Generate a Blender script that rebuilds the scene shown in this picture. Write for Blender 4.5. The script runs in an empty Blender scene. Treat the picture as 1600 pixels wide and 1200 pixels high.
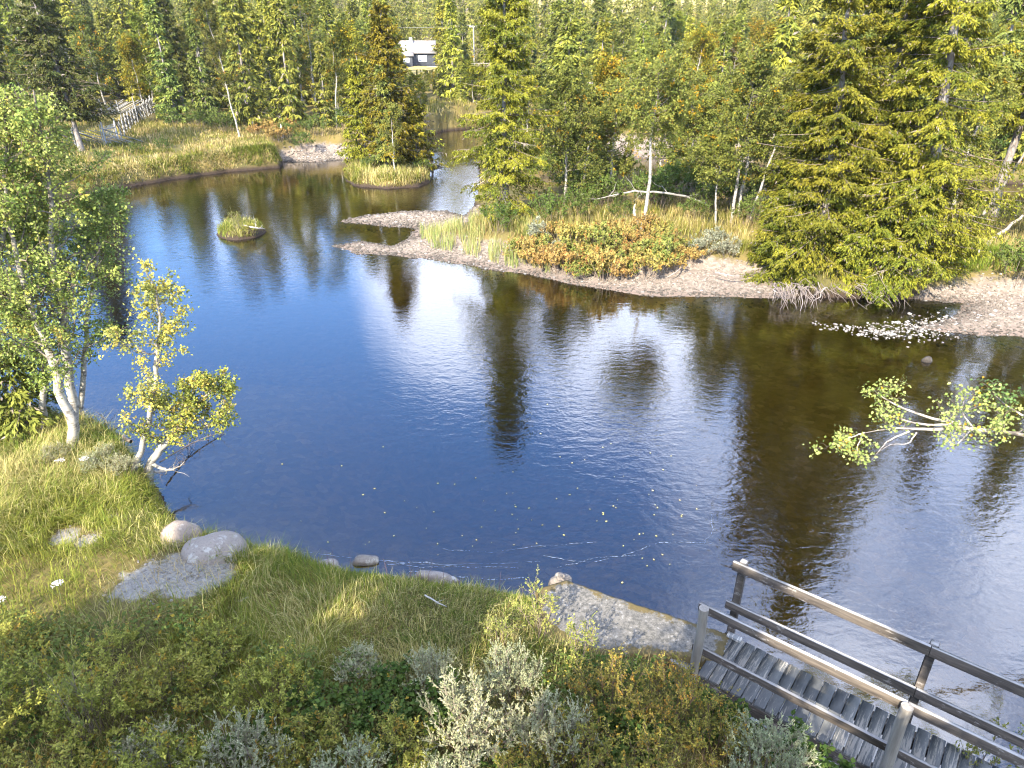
import bpy, math, random
import numpy as np
R_ = np.random.RandomState
rad = math.radians
scene = bpy.context.scene
COL = scene.collection

# ------------------------------------------------------------------ camera model (drone, 8.3 m above the river)
H = 8.3
PITCH = rad(26.0)
FOC = 1067.0
c_, s_ = math.cos(PITCH), math.sin(PITCH)
SUN_EL, SUN_AZ = 34.0, 205.0        # azimuth clockwise from +Y: the sun stands behind the camera, a little to the left


def G(u, v, z=0.0):
    "ground point at height z that lies along a viewing direction of the photograph"
    x = (u - 800.0) / FOC
    y = (v - 600.0) / FOC
    t = (H - z) / (s_ + y * c_)
    return (x * t, (c_ - y * s_) * t)


def UX(u, Y, z=1.0):
    "X of a point Y metres ahead that is seen in column u"
    return (u - 800.0) / FOC * (Y * c_ + (H - z) * s_)


def PX(u, v, Y):
    "point Y metres ahead seen at column u, row v"
    y = (v - 600.0) / FOC
    z = H - Y * (s_ + y * c_) / (c_ - y * s_)
    return np.array([UX(u, Y, z), Y, z])


# ------------------------------------------------------------------ helpers
def norm(a):
    return a / np.maximum(np.linalg.norm(a, axis=-1, keepdims=True), 1e-9)


class Geo:
    "collects vertices, quads, triangles and a colour per vertex; build() links ONE mesh object"

    def __init__(self):
        self.v, self.q, self.t, self.c, self.n = [], [], [], [], 0

    def add(self, v, q=None, t=None, c=None):
        v = np.asarray(v, dtype=np.float64).reshape(-1, 3)
        if q is not None and len(q):
            self.q.append(np.asarray(q, dtype=np.int64).reshape(-1, 4) + self.n)
        if t is not None and len(t):
            self.t.append(np.asarray(t, dtype=np.int64).reshape(-1, 3) + self.n)
        if c is None:
            c = np.ones((len(v), 3))
        c = np.asarray(c, dtype=np.float64)
        if c.ndim == 1:
            c = np.tile(c, (len(v), 1))
        self.c.append(c)
        self.v.append(v)
        self.n += len(v)

    def arrays(self):
        v = np.concatenate(self.v) if self.v else np.zeros((0, 3))
        q = np.concatenate(self.q) if self.q else np.zeros((0, 4), int)
        t = np.concatenate(self.t) if self.t else np.zeros((0, 3), int)
        c = np.concatenate(self.c) if self.c else np.zeros((0, 3))
        return v, q, t, c

    def mesh(self, name, mat, smooth=False):
        v, q, t, c = self.arrays()
        me = bpy.data.meshes.new(name)
        me.vertices.add(len(v))
        me.vertices.foreach_set('co', v.astype(np.float32).ravel())
        nl = q.size + t.size
        me.loops.add(nl)
        me.loops.foreach_set('vertex_index', np.concatenate([q.ravel(), t.ravel()]).astype(np.int32))
        nf = len(q) + len(t)
        me.polygons.add(nf)
        st = np.concatenate([np.arange(len(q)) * 4, q.size + np.arange(len(t)) * 3]).astype(np.int32)
        me.polygons.foreach_set('loop_start', st)
        if smooth:
            me.polygons.foreach_set('use_smooth', np.ones(nf, dtype=bool))
        a = me.attributes.new('col', 'FLOAT_COLOR', 'POINT')
        a.data.foreach_set('color', np.concatenate([c, np.ones((len(c), 1))], 1).astype(np.float32).ravel())
        me.update(calc_edges=True)
        me.materials.append(mat)
        return me

    def build(self, name, mat, parent=None, smooth=False):
        return obj(name, self.mesh(name, mat, smooth), parent)


def obj(name, me, parent=None):
    o = bpy.data.objects.new(name, me)
    COL.objects.link(o)
    if parent is not None:
        o.parent = parent
    return o


def tag(o, label=None, cat=None, group=None, kind=None):
    if label:
        o['label'] = label
    if cat:
        o['category'] = cat
    if group:
        o['group'] = group
    if kind:
        o['kind'] = kind
    return o


def thing(name, label, cat, loc=(0, 0, 0), rz=0.0, group=None, scale=(1, 1, 1)):
    o = obj(name, None)
    o.empty_display_size = 0.2
    o.location = loc
    o.rotation_euler = (0, 0, rz)
    o.scale = scale
    return tag(o, label, cat, group)


def btubes(P, r, sides=3, ref=(0.21, 0.33, 0.92)):
    "batch of tubes; P (n,k,3), r (n,k) -> verts, quads"
    P = np.asarray(P, float)
    if P.ndim == 2:
        P = P[None]
    r = np.asarray(r, float)
    if r.ndim == 1:
        r = r[None]
    n, k, _ = P.shape
    T = norm(np.gradient(P, axis=1))
    ref = np.array(ref, float)
    U = norm(np.cross(T, ref))
    V = np.cross(T, U)
    a = np.arange(sides) / sides * 2 * np.pi
    ring = U[:, :, None, :] * np.cos(a)[None, None, :, None] + V[:, :, None, :] * np.sin(a)[None, None, :, None]
    verts = (P[:, :, None, :] + ring * r[:, :, None, None]).reshape(-1, 3)
    i = np.arange(n)[:, None, None] * k * sides
    j = np.arange(k - 1)[None, :, None] * sides
    m = np.arange(sides)[None, None, :]
    m2 = (m + 1) % sides
    q = np.stack([i + j + m, i + j + m2, i + j + sides + m2, i + j + sides + m], -1).reshape(-1, 4)
    return verts, q


def cards(C, D, N, L, W, wide=0.45):
    "diamond leaves folded along the midrib: C base, D direction, N normal, sizes L, W"
    D = norm(D)
    S = norm(np.cross(D, N))
    N2 = np.cross(S, D)
    L = np.asarray(L)[:, None]
    W = np.asarray(W)[:, None]
    b = C
    m = C + D * L * wide
    l = m + S * W * .5 + N2 * W * .12
    r = m - S * W * .5 + N2 * W * .12
    t = C + D * L - N2 * W * .15
    v = np.stack([b, r, t, l], 1).reshape(-1, 3)
    q = np.arange(len(C) * 4).reshape(-1, 4)
    return v, q


def rnd_dir(rng, n):
    return norm(rng.normal(size=(n, 3)))


def mixc(a, b, t):
    t = np.asarray(t)[:, None]
    return np.array(a)[None] * (1 - t) + np.array(b)[None] * t


def box_geo(g, cx, cy, cz, sx, sy, sz, rot=None, c=None, bevel=0.0):
    "bevelled box (chamfered along all edges) at centre, half sizes sx.. given as full sizes"
    hx, hy, hz = sx / 2, sy / 2, sz / 2
    b = min(bevel, hx * .45, hy * .45, hz * .45)
    vs, qs = [], []
    if b <= 0:
        pts = [(-hx, -hy, -hz), (hx, -hy, -hz), (hx, hy, -hz), (-hx, hy, -hz), (-hx, -hy, hz), (hx, -hy, hz), (hx, hy, hz), (-hx, hy, hz)]
        q = [(0, 3, 2, 1), (4, 5, 6, 7), (0, 1, 5, 4), (1, 2, 6, 5), (2, 3, 7, 6), (3, 0, 4, 7)]
        t = None
    else:
        pts = []
        idx = {}
        for ax in range(3):
            for sg in (-1, 1):
                for a in (-1, 1):
                    for d in (-1, 1):
                        p = [0, 0, 0]
                        o = [i for i in range(3) if i != ax]
                        hh = (hx, hy, hz)
                        p[ax] = sg * hh[ax]
                        p[o[0]] = a * (hh[o[0]] - b)
                        p[o[1]] = d * (hh[o[1]] - b)
                        key = [0, 0, 0]
                        key[ax] = sg
                        key[o[0]] = a
                        key[o[1]] = d
                        idx[(ax, tuple(key))] = len(pts)
                        pts.append(p)
        q, t = [], []
        import itertools
        for ax in range(3):
            o = [i for i in range(3) if i != ax]
            for sg in (-1, 1):
                f = []
                for a, d in ((-1, -1), (1, -1), (1, 1), (-1, 1)):
                    k = [0, 0, 0]
                    k[ax] = sg
                    k[o[0]] = a
                    k[o[1]] = d
                    f.append(idx[(ax, tuple(k))])
                q.append(f)
        for e in range(3):
            o = [i for i in range(3) if i != e]
            for a in (-1, 1):
                for d in (-1, 1):
                    k1 = [0, 0, 0]
                    k2 = [0, 0, 0]
                    k1[e], k2[e] = -1, 1
                    for k in (k1, k2):
                        k[o[0]] = a
                        k[o[1]] = d
                    q.append((idx[(o[0], tuple(k1))], idx[(o[0], tuple(k2))], idx[(o[1], tuple(k2))], idx[(o[1], tuple(k1))]))
        for k in itertools.product((-1, 1), repeat=3):
            t.append((idx[(0, k)], idx[(1, k)], idx[(2, k)]))
    P = np.array(pts, float)
    if rot is not None:
        P = P @ np.asarray(rot, float).T
    P = P + np.array([cx, cy, cz])
    g.add(P, q, t, c)


def rotz(a):
    ca, sa = math.cos(a), math.sin(a)
    return np.array([[ca, -sa, 0], [sa, ca, 0], [0, 0, 1.0]])


# ------------------------------------------------------------------ materials
class NT:
    def __init__(self, name):
        self.m = bpy.data.materials.new(name)
        self.m.use_nodes = True
        self.t = self.m.node_tree
        self.t.nodes.clear()
        self.out = self.n('ShaderNodeOutputMaterial')

    def n(self, ty, **kw):
        nd = self.t.nodes.new(ty)
        for k, v in kw.items():
            if k in nd.inputs:
                nd.inputs[k].default_value = v
            else:
                setattr(nd, k, v)
        return nd

    def l(self, a, b):
        self.t.links.new(a, b)

    def attr(self, name='col'):
        return self.n('ShaderNodeAttribute', attribute_name=name).outputs['Color']

    def coords(self, kind='Object', scale=(1, 1, 1)):
        tc = self.n('ShaderNodeTexCoord')
        mp = self.n('ShaderNodeMapping')
        mp.inputs['Scale'].default_value = scale
        self.l(tc.outputs[kind], mp.inputs[0])
        return mp.outputs[0]

    def noise(self, vec, scale, detail=4, rough=.55, dist=0.0, out='Fac'):
        nd = self.n('ShaderNodeTexNoise')
        nd.inputs['Scale'].default_value = scale
        nd.inputs['Detail'].default_value = detail
        nd.inputs['Roughness'].default_value = rough
        nd.inputs['Distortion'].default_value = dist
        if vec is not None:
            self.l(vec, nd.inputs['Vector'])
        return nd.outputs[out]

    def ramp(self, fac, stops):
        nd = self.n('ShaderNodeValToRGB')
        e = nd.color_ramp.elements
        while len(e) < len(stops):
            e.new(.5)
        for i, (p, c) in enumerate(stops):
            e[i].position = p
            e[i].color = (c, c, c, 1) if not hasattr(c, '__len__') else (*c, 1)
        self.l(fac, nd.inputs[0])
        return nd.outputs[0]

    def mix(self, fac, a, b, mode='MIX'):
        nd = self.n('ShaderNodeMix', data_type='RGBA', blend_type=mode)
        for sock, val in ((nd.inputs[0], fac), (nd.inputs[6], a), (nd.inputs[7], b)):
            if hasattr(val, 'is_linked'):
                self.l(val, sock)
            elif hasattr(val, '__len__'):
                sock.default_value = (*val, 1)
            else:
                sock.default_value = val
        return nd.outputs[2]

    def math(self, op, a, b=0.0, clamp=False):
        nd = self.n('ShaderNodeMath', operation=op, use_clamp=clamp)
        for sock, val in ((nd.inputs[0], a), (nd.inputs[1], b)):
            if hasattr(val, 'is_linked'):
                self.l(val, sock)
            else:
                sock.default_value = val
        return nd.outputs[0]

    def bump(self, height, strength=.5, dist=.02):
        nd = self.n('ShaderNodeBump')
        nd.inputs['Strength'].default_value = strength
        nd.inputs['Distance'].default_value = dist
        self.l(height, nd.inputs['Height'])
        return nd.outputs[0]

    def pbr(self, color, rough=.7, normal=None, spec=.3):
        b = self.n('ShaderNodeBsdfPrincipled')
        b.inputs['Specular IOR Level'].default_value = spec
        for sock, val in ((b.inputs['Base Color'], color), (b.inputs['Roughness'], rough)):
            if hasattr(val, 'is_linked'):
                self.l(val, sock)
            elif hasattr(val, '__len__'):
                sock.default_value = (*val, 1)
            else:
                sock.default_value = val
        if normal is not None:
            self.l(normal, b.inputs['Normal'])
        return b.outputs[0]

    def done(self, shader):
        self.l(shader, self.out.inputs['Surface'])
        return self.m


def leaf_mat(name, trans=.3, rough=.55, var=.25, spec=.07):
    k = NT(name)
    col = k.attr()
    oi = k.n('ShaderNodeObjectInfo')
    hs = k.n('ShaderNodeHueSaturation')
    k.l(col, hs.inputs['Color'])
    mr = k.n('ShaderNodeMapRange')
    mr.inputs[3].default_value = 1 - var
    mr.inputs[4].default_value = 1 + var
    k.l(oi.outputs['Random'], mr.inputs[0])
    k.l(mr.outputs[0], hs.inputs['Value'])
    mr2 = k.n('ShaderNodeMapRange')
    mr2.inputs[3].default_value = .485
    mr2.inputs[4].default_value = .512
    k.l(k.math('FRACT', k.math('MULTIPLY', oi.outputs['Random'], 7.31)), mr2.inputs[0])
    k.l(mr2.outputs[0], hs.inputs['Hue'])
    b = k.pbr(hs.outputs[0], rough, spec=spec)
    tr = k.n('ShaderNodeBsdfTranslucent')
    k.l(hs.outputs[0], tr.inputs[0])
    ms = k.n('ShaderNodeMixShader')
    ms.inputs[0].default_value = trans
    k.l(b, ms.inputs[1])
    k.l(tr.outputs[0], ms.inputs[2])
    return k.done(ms.outputs[0])


M = {}
M['needles'] = leaf_mat('spruce_needles', .06, .6, .18)
M['leaf'] = leaf_mat('birch_leaves', .32, .5, .18)
M['willow'] = leaf_mat('willow_leaves', .28, .55, .12)
M['grass'] = leaf_mat('grass_blades', .35, .6, .0)


def bark_birch():
    k = NT('birch_bark')
    co = k.coords('Object', (2.2, 2.2, 9))
    n1 = k.noise(co, 2.6, 6, .7)
    band = k.ramp(n1, [(.46, 0.0), (.56, 1.0)])
    n2 = k.noise(k.coords('Object', (3, 3, 3)), 2.5, 3)
    white = k.mix(n2, (.42, .385, .32), (.28, .25, .205))
    col = k.mix(band, white, k.mix(k.ramp(n2, [(.35, 0.0), (.6, 1.0)]), (.36, .33, .28), (.09, .075, .06)))
    col = k.mix(1.0, col, k.attr(), 'MULTIPLY')
    return k.done(k.pbr(col, .75, k.bump(n1, .4, .01)))


def bark_spruce():
    k = NT('spruce_bark')
    co = k.coords('Object', (6, 6, 2.5))
    n1 = k.noise(co, 2.0, 6, .7)
    col = k.mix(k.ramp(n1, [(.35, 0.0), (.65, 1.0)]), (.30, .27, .24), (.13, .10, .08))
    col = k.mix(1.0, col, k.attr(), 'MULTIPLY')
    return k.done(k.pbr(col, .85, k.bump(n1, .6, .02)))


def plain_col(name, rough=.8, var=(.75, 1.25), scale=4.0):
    k = NT(name)
    n1 = k.noise(k.coords('Object'), scale, 5, .65)
    f = k.ramp(n1, [(.25, var[0]), (.75, var[1])])
    return k.done(k.pbr(k.mix(1.0, k.attr(), f, 'MULTIPLY'), rough, k.bump(n1, .3, .02)))


M['birch'] = bark_birch()
M['bark'] = bark_spruce()
M['wood'] = plain_col('weathered_twigs', .85)


def rock_mat(name, a, b, lichen=(.42, .41, .36)):
    k = NT(name)
    co = k.coords('Object')
    n1 = k.noise(co, 3.0, 8, .62)
    n2 = k.noise(co, 40.0, 3, .6)
    n3 = k.noise(co, 6.0, 4, .7)
    col = k.mix(n1, a, b)
    col = k.mix(k.ramp(n2, [(.5, 0.0), (.72, .55)]), col, (.09, .08, .075))
    col = k.mix(k.ramp(n3, [(.55, 0.0), (.62, .55)]), col, lichen)
    oz = k.n('ShaderNodeSeparateXYZ')
    k.l(co, oz.inputs[0])
    soil = k.math('ADD', oz.outputs[2], k.math('MULTIPLY', k.math('SUBTRACT', n3, .5), .3))
    if name == 'granite':
        col = k.mix(k.ramp(soil, [(.0, .85), (.16, 0.0)]), col, (.075, .06, .045))
    col = k.mix(1.0, col, k.attr(), 'MULTIPLY')
    h = k.mix(.35, n1, n2)
    return k.done(k.pbr(col, .85, k.bump(h, .5, .03)))


M['rock'] = rock_mat('granite', (.30, .25, .205), (.17, .145, .12))
M['pebble'] = rock_mat('river_pebbles', (1, 1, 1), (.7, .7, .7), (.8, .8, .8))


def ground_mat():
    k = NT('ground_soil')
    co = k.coords('Object')
    n1 = k.noise(co, .35, 6, .65)
    n2 = k.noise(co, 3.0, 6, .7)
    n3 = k.noise(co, 14.0, 4, .7)
    geo = k.n('ShaderNodeNewGeometry')
    sep = k.n('ShaderNodeSeparateColor')
    k.l(k.attr(), sep.inputs[0])           # R gravel, G sand, B meadow
    turf = k.mix(n2, (.055, .05, .018), (.12, .10, .035))
    turf = k.mix(k.ramp(n1, [(.4, 0.0), (.62, 1.0)]), turf, (.16, .115, .035))
    meadow = k.mix(n2, (.34, .25, .07), (.42, .34, .13))
    turf = k.mix(sep.outputs[2], turf, meadow)
    vo = k.n('ShaderNodeTexVoronoi')
    vo.inputs['Scale'].default_value = 9.0
    k.l(co, vo.inputs['Vector'])
    vs = k.n('ShaderNodeSeparateColor')
    k.l(vo.outputs['Color'], vs.inputs[0])
    gcol = k.ramp(vs.outputs[0], [(0, (.145, .115, .088)), (.5, (.215, .172, .132)), (1, (.285, .235, .185))])
    gcol = k.mix(k.ramp(n3, [(.4, 0.0), (.7, .7)]), gcol, (.19, .14, .11))
    gr = k.math('ADD', sep.outputs[0], k.math('MULTIPLY', k.math('SUBTRACT', n2, .5), .7))
    col = k.mix(k.ramp(gr, [(.38, 0.0), (.58, 1.0)]), turf, gcol)
    scol = k.mix(k.ramp(n3, [(.3, 0.0), (.7, 1.0)]), (.17, .155, .13), (.32, .295, .25))
    scol = k.mix(k.ramp(k.noise(co, 45.0, 3, .7), [(.45, 0.0), (.65, .7)]), scol, (.11, .10, .085))
    sa = k.math('ADD', sep.outputs[1], k.math('MULTIPLY', k.math('SUBTRACT', n2, .5), 1.7))
    col = k.mix(k.ramp(sa, [(.42, 0.0), (.6, 1.0)]), col, scol)
    # below the water line: peat-stained cobbles ; just above it: wet dark soil
    sz = k.n('ShaderNodeSeparateXYZ')
    k.l(geo.outputs['Position'], sz.inputs[0])
    z = k.math('ADD', sz.outputs[2], k.math('MULTIPLY', k.math('SUBTRACT', n2, .5), .10))
    vb = k.n('ShaderNodeTexVoronoi')
    vb.inputs['Scale'].default_value = 5.0
    k.l(co, vb.inputs['Vector'])
    bs = k.n('ShaderNodeSeparateColor')
    k.l(vb.outputs['Color'], bs.inputs[0])
    bed = k.ramp(bs.outputs[0], [(0, (.10, .065, .025)), (.6, (.20, .135, .05)), (1, (.34, .24, .11))])
    bed = k.mix(k.ramp(n1, [(.35, 0.0), (.65, .8)]), bed, (.20, .155, .04))
    bed = k.mix(k.ramp(n2, [(.4, 0.0), (.7, .6)]), bed, (.09, .065, .02))
    wet = k.mix(n3, (.022, .014, .009), (.05, .034, .022))
    wet = k.mix(k.ramp(gr, [(.38, 0.0), (.58, 1.0)]), wet, (.15, .11, .085))
    zr = k.n('ShaderNodeMapRange')
    zr.inputs[1].default_value = .0
    zr.inputs[2].default_value = .09
    k.l(z, zr.inputs[0])
    zw = k.n('ShaderNodeMapRange')
    zw.inputs[1].default_value = .10
    zw.inputs[2].default_value = .42
    k.l(z, zw.inputs[0])
    notg = k.math('SUBTRACT', 1.0, k.ramp(gr, [(.38, 0.0), (.58, 1.0)]))
    wetf = k.math('MAXIMUM', k.math('MULTIPLY', k.math('SUBTRACT', 1.0, zw.outputs[0]), notg), k.math('SUBTRACT', 1.0, zr.outputs[0]))
    col = k.mix(wetf, col, wet)
    zb = k.n('ShaderNodeMapRange')
    zb.inputs[1].default_value = -.02
    zb.inputs[2].default_value = -.12
    k.l(sz.outputs[2], zb.inputs[0])
    col = k.mix(zb.outputs[0], col, bed)
    h = k.mix(.5, n3, vo.outputs['Distance'])
    return k.done(k.pbr(col, .9, k.bump(h, .6, .05), spec=.2))


M['ground'] = ground_mat()


def water_mat():
    k = NT('river_water')
    co = k.coords('Object', (1, 1, 1))
    big = k.noise(co, .09, 3, .5)
    a = k.noise(k.coords('Object', (1.0, 1.7, 1)), 2.6, 3, .55, .6)
    b = k.noise(k.coords('Object', (1.0, 1.4, 1)), 8.0, 3, .6, .4)
    amp = k.ramp(big, [(.38, .22), (.62, 1.0)])
    h = k.math('ADD', k.math('MULTIPLY', a, 1.0), k.math('MULTIPLY', b, .32))
    sp = k.n('ShaderNodeSeparateColor')
    k.l(k.attr(), sp.inputs[0])
    h = k.math('MULTIPLY', h, k.math('MULTIPLY', amp, sp.outputs[0]))
    nrm = k.bump(h, 1.0, WAVE)
    fr = k.n('ShaderNodeFresnel')
    fr.inputs['IOR'].default_value = WIOR
    k.l(nrm, fr.inputs['Normal'])
    gl = k.n('ShaderNodeBsdfGlossy')
    gl.inputs['Roughness'].default_value = .03
    gl.inputs['Color'].default_value = (1, 1, 1, 1)
    k.l(nrm, gl.inputs['Normal'])
    tr = k.n('ShaderNodeBsdfTransparent')
    # peat-brown water: the deeper, the more it swallows (Beer's law over the mean path length)
    cc = k.n('ShaderNodeCombineColor')
    for i, kk in enumerate(WABS):
        k.l(k.math('POWER', math.exp(-kk), sp.outputs[1]), cc.inputs[i])
    k.l(cc.outputs[0], tr.inputs[0])
    ms = k.n('ShaderNodeMixShader')
    k.l(fr.outputs[0], ms.inputs[0])
    k.l(tr.outputs[0], ms.inputs[1])
    k.l(gl.outputs[0], ms.inputs[2])
    return k.done(ms.outputs[0])


WAVE, WIOR, WABS = .015, 2.25, (.75, 1.1, 2.8)
M['water'] = water_mat()


def timber(name, a, b, pale, amount, axis=(.6, 6, 6), top=False):
    k = NT(name)
    n1 = k.noise(k.coords('Object', axis), 3.0, 6, .65)
    n2 = k.noise(k.coords('Object', (axis[0] * 2.5, axis[1] * .6, axis[2] * .6)), 3.5, 6, .75)
    n3 = k.noise(k.coords('Object'), .9, 3)
    col = k.mix(k.ramp(n1, [(.32, 0.0), (.68, 1.0)]), a, b)
    f = k.math('ADD', n2, k.math('MULTIPLY', k.math('SUBTRACT', n3, .5), .5))
    col = k.mix(k.ramp(f, [(amount, 0.0), (amount + .06, .85)]), col, pale)
    if top:
        ge = k.n('ShaderNodeNewGeometry')
        sz = k.n('ShaderNodeSeparateXYZ')
        k.l(ge.outputs['True Normal'], sz.inputs[0])
        col = k.mix(k.math('MULTIPLY', k.ramp(sz.outputs[2], [(.6, 0.0), (.9, 1.0)]), k.ramp(n2, [(.3, .45), (.6, 1.0)])), col, (.30, .28, .26))
    col = k.mix(1.0, col, k.attr(), 'MULTIPLY')
    return k.done(k.pbr(col, .7, k.bump(n1, .5, .008)))


def concrete_mat():
    k = NT('mossy_concrete')
    co = k.coords('Object')
    n1 = k.noise(co, 1.2, 6, .65)
    n2 = k.noise(co, 15.0, 5, .75)
    n3 = k.noise(co, 4.0, 6, .75)
    col = k.mix(n1, (.088, .082, .072), (.185, .165, .135))
    col = k.mix(k.ramp(n2, [(.50, 0.0), (.56, .85)]), col, (.07, .066, .055))
    col = k.mix(k.ramp(n2, [(.34, .9), (.42, 0.0)]), col, (.27, .255, .225))
    sep = k.n('ShaderNodeSeparateColor')
    k.l(k.attr(), sep.inputs[0])
    e = k.math('ADD', sep.outputs[0], k.math('MULTIPLY', k.math('SUBTRACT', n3, .5), 1.6))
    moss = k.mix(n2, (.13, .085, .018), (.06, .05, .022))
    col = k.mix(k.ramp(e, [(.5, 0.0), (.62, .9)]), col, moss)
    return k.done(k.pbr(col, .9, k.bump(k.mix(.5, n2, n3), .8, .02)))


M['concrete'] = concrete_mat()
M['deck'] = timber('painted_deck_planks', (.058, .060, .060), (.105, .104, .098), (.24, .215, .18), .53, (3.5, 1.2, 3.5))
M['rail'] = timber('weathered_rails', (.028, .022, .017), (.095, .075, .056), (.21, .185, .16), .58, (.7, 7, 7), True)
M['post'] = timber('grey_posts', (.17, .145, .115), (.28, .245, .20), (.38, .35, .31), .6, (7, 7, .7))
M['fencewood'] = timber('silver_fence_wood', (.26, .245, .22), (.42, .40, .37), (.5, .48, .45), .6, (3, 3, 3))

# ------------------------------------------------------------------ shoreline (water level z = 0)
W = lambda *p: [('w', q) for q in p]
near = [(-34, 22), (-19, 17.5), G(0, 648), G(60, 658), G(120, 672), G(185, 702), G(232, 742), G(262, 800), G(282, 842), G(330, 872), G(400, 892),
        G(470, 905), G(540, 918), G(620, 931), G(720, 944), G(800, 952), (.35, 8.4), (.9, 7.9), (1.8, 7.4), (2.4, 6.75), (2.9, 6.1), (4.5, 4.75),
        (6.5, 3.2), (10, .4), (16, -6), (30, -22), (60, -40)]
right = [(62, -20), (34, -8), (22, 1), (16.5, 7), (16, 13), (17.3, 18)]
shore_r = [G(*p) for p in [(1600, 528), (1555, 525), (1520, 523), (1470, 520), (1435, 512), (1492, 492), (1502, 474), (1420, 467), (1300, 464), (1200, 465),
                           (1100, 464), (1000, 462), (920, 449), (830, 430), (740, 417), (690, 408), (640, 402), (560, 397), (515, 384), (565, 377),
                           (612, 384), (640, 372), (650, 356), (600, 353), (532, 346), (570, 337), (640, 330), (700, 329), (722, 337), (742, 322),
                           (752, 290), (748, 255), (765, 243), (820, 250), (940, 272), (1090, 300), (1250, 318), (1420, 335), (1600, 345), (2300, 352)]]
far = [G(*p) for p in [(2300, 292), (1600, 288), (1400, 278), (1250, 266), (1110, 255), (1000, 247), (920, 239), (830, 220), (780, 206), (742, 200),
                       (700, 204), (660, 213), (610, 228), (580, 238), (545, 249), (490, 253), (445, 253), (436, 262), (350, 269), (270, 280),
                       (190, 293), (130, 303), (60, 318), (-200, 345), (-700, 380)]]
WATER = np.array(near + right + shore_r + far)
ISLE = np.array([G(*p) for p in [(541, 283), (548, 270), (575, 258), (620, 250), (665, 252), (692, 261), (672, 269), (672, 284), (650, 292), (605, 295), (560, 291)]])
ISLET = np.array([G(*p) for p in [(340, 366), (350, 358), (380, 352), (408, 355), (418, 362), (400, 371), (370, 375), (346, 373)]])


def poly_sd(P, X, Y):
    "signed distance, positive inside"
    best = np.full(X.shape, 1e9)
    ins = np.zeros(X.shape, bool)
    n = len(P)
    for i in range(n):
        ax, ay = P[i]
        bx, by = P[(i + 1) % n]
        dx, dy = bx - ax, by - ay
        L2 = dx * dx + dy * dy + 1e-12
        t = np.clip(((X - ax) * dx + (Y - ay) * dy) / L2, 0, 1)
        d = (X - ax - t * dx) ** 2 + (Y - ay - t * dy) ** 2
        best = np.minimum(best, d)
        if ay != by:
            cr = ((ay > Y) != (by > Y)) & (X < (bx - ax) * (Y - ay) / (by - ay) + ax)
            ins ^= cr
    d = np.sqrt(best)
    return np.where(ins, d, -d)


def hash2(ix, iy):
    h = np.sin(ix * 127.1 + iy * 311.7) * 43758.5453
    return h - np.floor(h)


def vnoise(X, Y, s):
    X, Y = X / s, Y / s
    ix, iy = np.floor(X), np.floor(Y)
    fx, fy = X - ix, Y - iy
    fx, fy = fx * fx * (3 - 2 * fx), fy * fy * (3 - 2 * fy)
    a = hash2(ix, iy) * (1 - fx) + hash2(ix + 1, iy) * fx
    b = hash2(ix, iy + 1) * (1 - fx) + hash2(ix + 1, iy + 1) * fx
    return a * (1 - fy) + b * fy - .5


def shore(X, Y):
    X, Y = np.asarray(X, float), np.asarray(Y, float)
    wob = vnoise(X, Y, .9) * .22 + vnoise(X + 9, Y, .35) * .10
    d = -poly_sd(WATER, X, Y)
    near_i = np.maximum(poly_sd(ISLE, X, Y), poly_sd(ISLET, X, Y))
    return np.maximum(d, near_i) + wob


GRAVEL = [(*G(u, v), r) for u, v, r in [(560, 388, 2.2), (620, 393, 2.6), (680, 400, 2.2), (740, 408, 2.0), (810, 420, 2.0), (890, 436, 1.9), (960, 448, 1.8),
          (1040, 452, 1.9), (1110, 448, 2.3), (1165, 450, 1.9), (570, 343, 2.4), (630, 340, 3.0), (690, 338, 2.8), (650, 365, 2.4), (715, 350, 2.2), (1500, 480, 1.5), (1560, 500, 2.6),
          (1620, 500, 3.2), (1450, 515, 1.2), (1570, 474, .9), (462, 251, 1.5), (490, 249, 1.9), (520, 247, 2.0), (548, 245, 1.6), (925, 236, 4), (960, 240, 4), (1060, 247, 4.5), (1110, 250, 4), (680, 262, 2)]]
SAND = [(*G(u, v, 1.0), r) for u, v, r in [(230, 900, .55), (290, 900, .55), (330, 893, .4), (270, 885, .5), (100, 828, .30), (135, 838, .22), (170, 800, .1)]]
MEADOW = [(UX(655, 146, 5), 146, 11), (UX(655, 136, 5), 136, 7)]


def blob(L, X, Y, soft=.6):
    m = np.zeros(np.shape(X))
    for x, y, r in L:
        d = np.sqrt((X - x) ** 2 + (Y - y) ** 2) / r
        m = np.maximum(m, np.clip((1.25 - d) / soft, 0, 1))
    return m


def base_h(X, Y):
    yy = np.maximum(0, Y - 46)
    b = .85 + .042 * np.minimum(yy, 114) + .125 * np.maximum(0, Y - 165)
    b = b + np.where(Y > 180, vnoise(X, Y, 60) * 8 * np.clip((Y - 180) / 200, 0, 1), 0)
    b = b + .25 * vnoise(X, Y, 4.0) * np.clip(Y / 30, .5, 1.5) + .12 * vnoise(X, Y, 1.3)
    b = b + .03 * np.clip((20 - Y) / 6, 0, 1)
    return b


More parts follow.
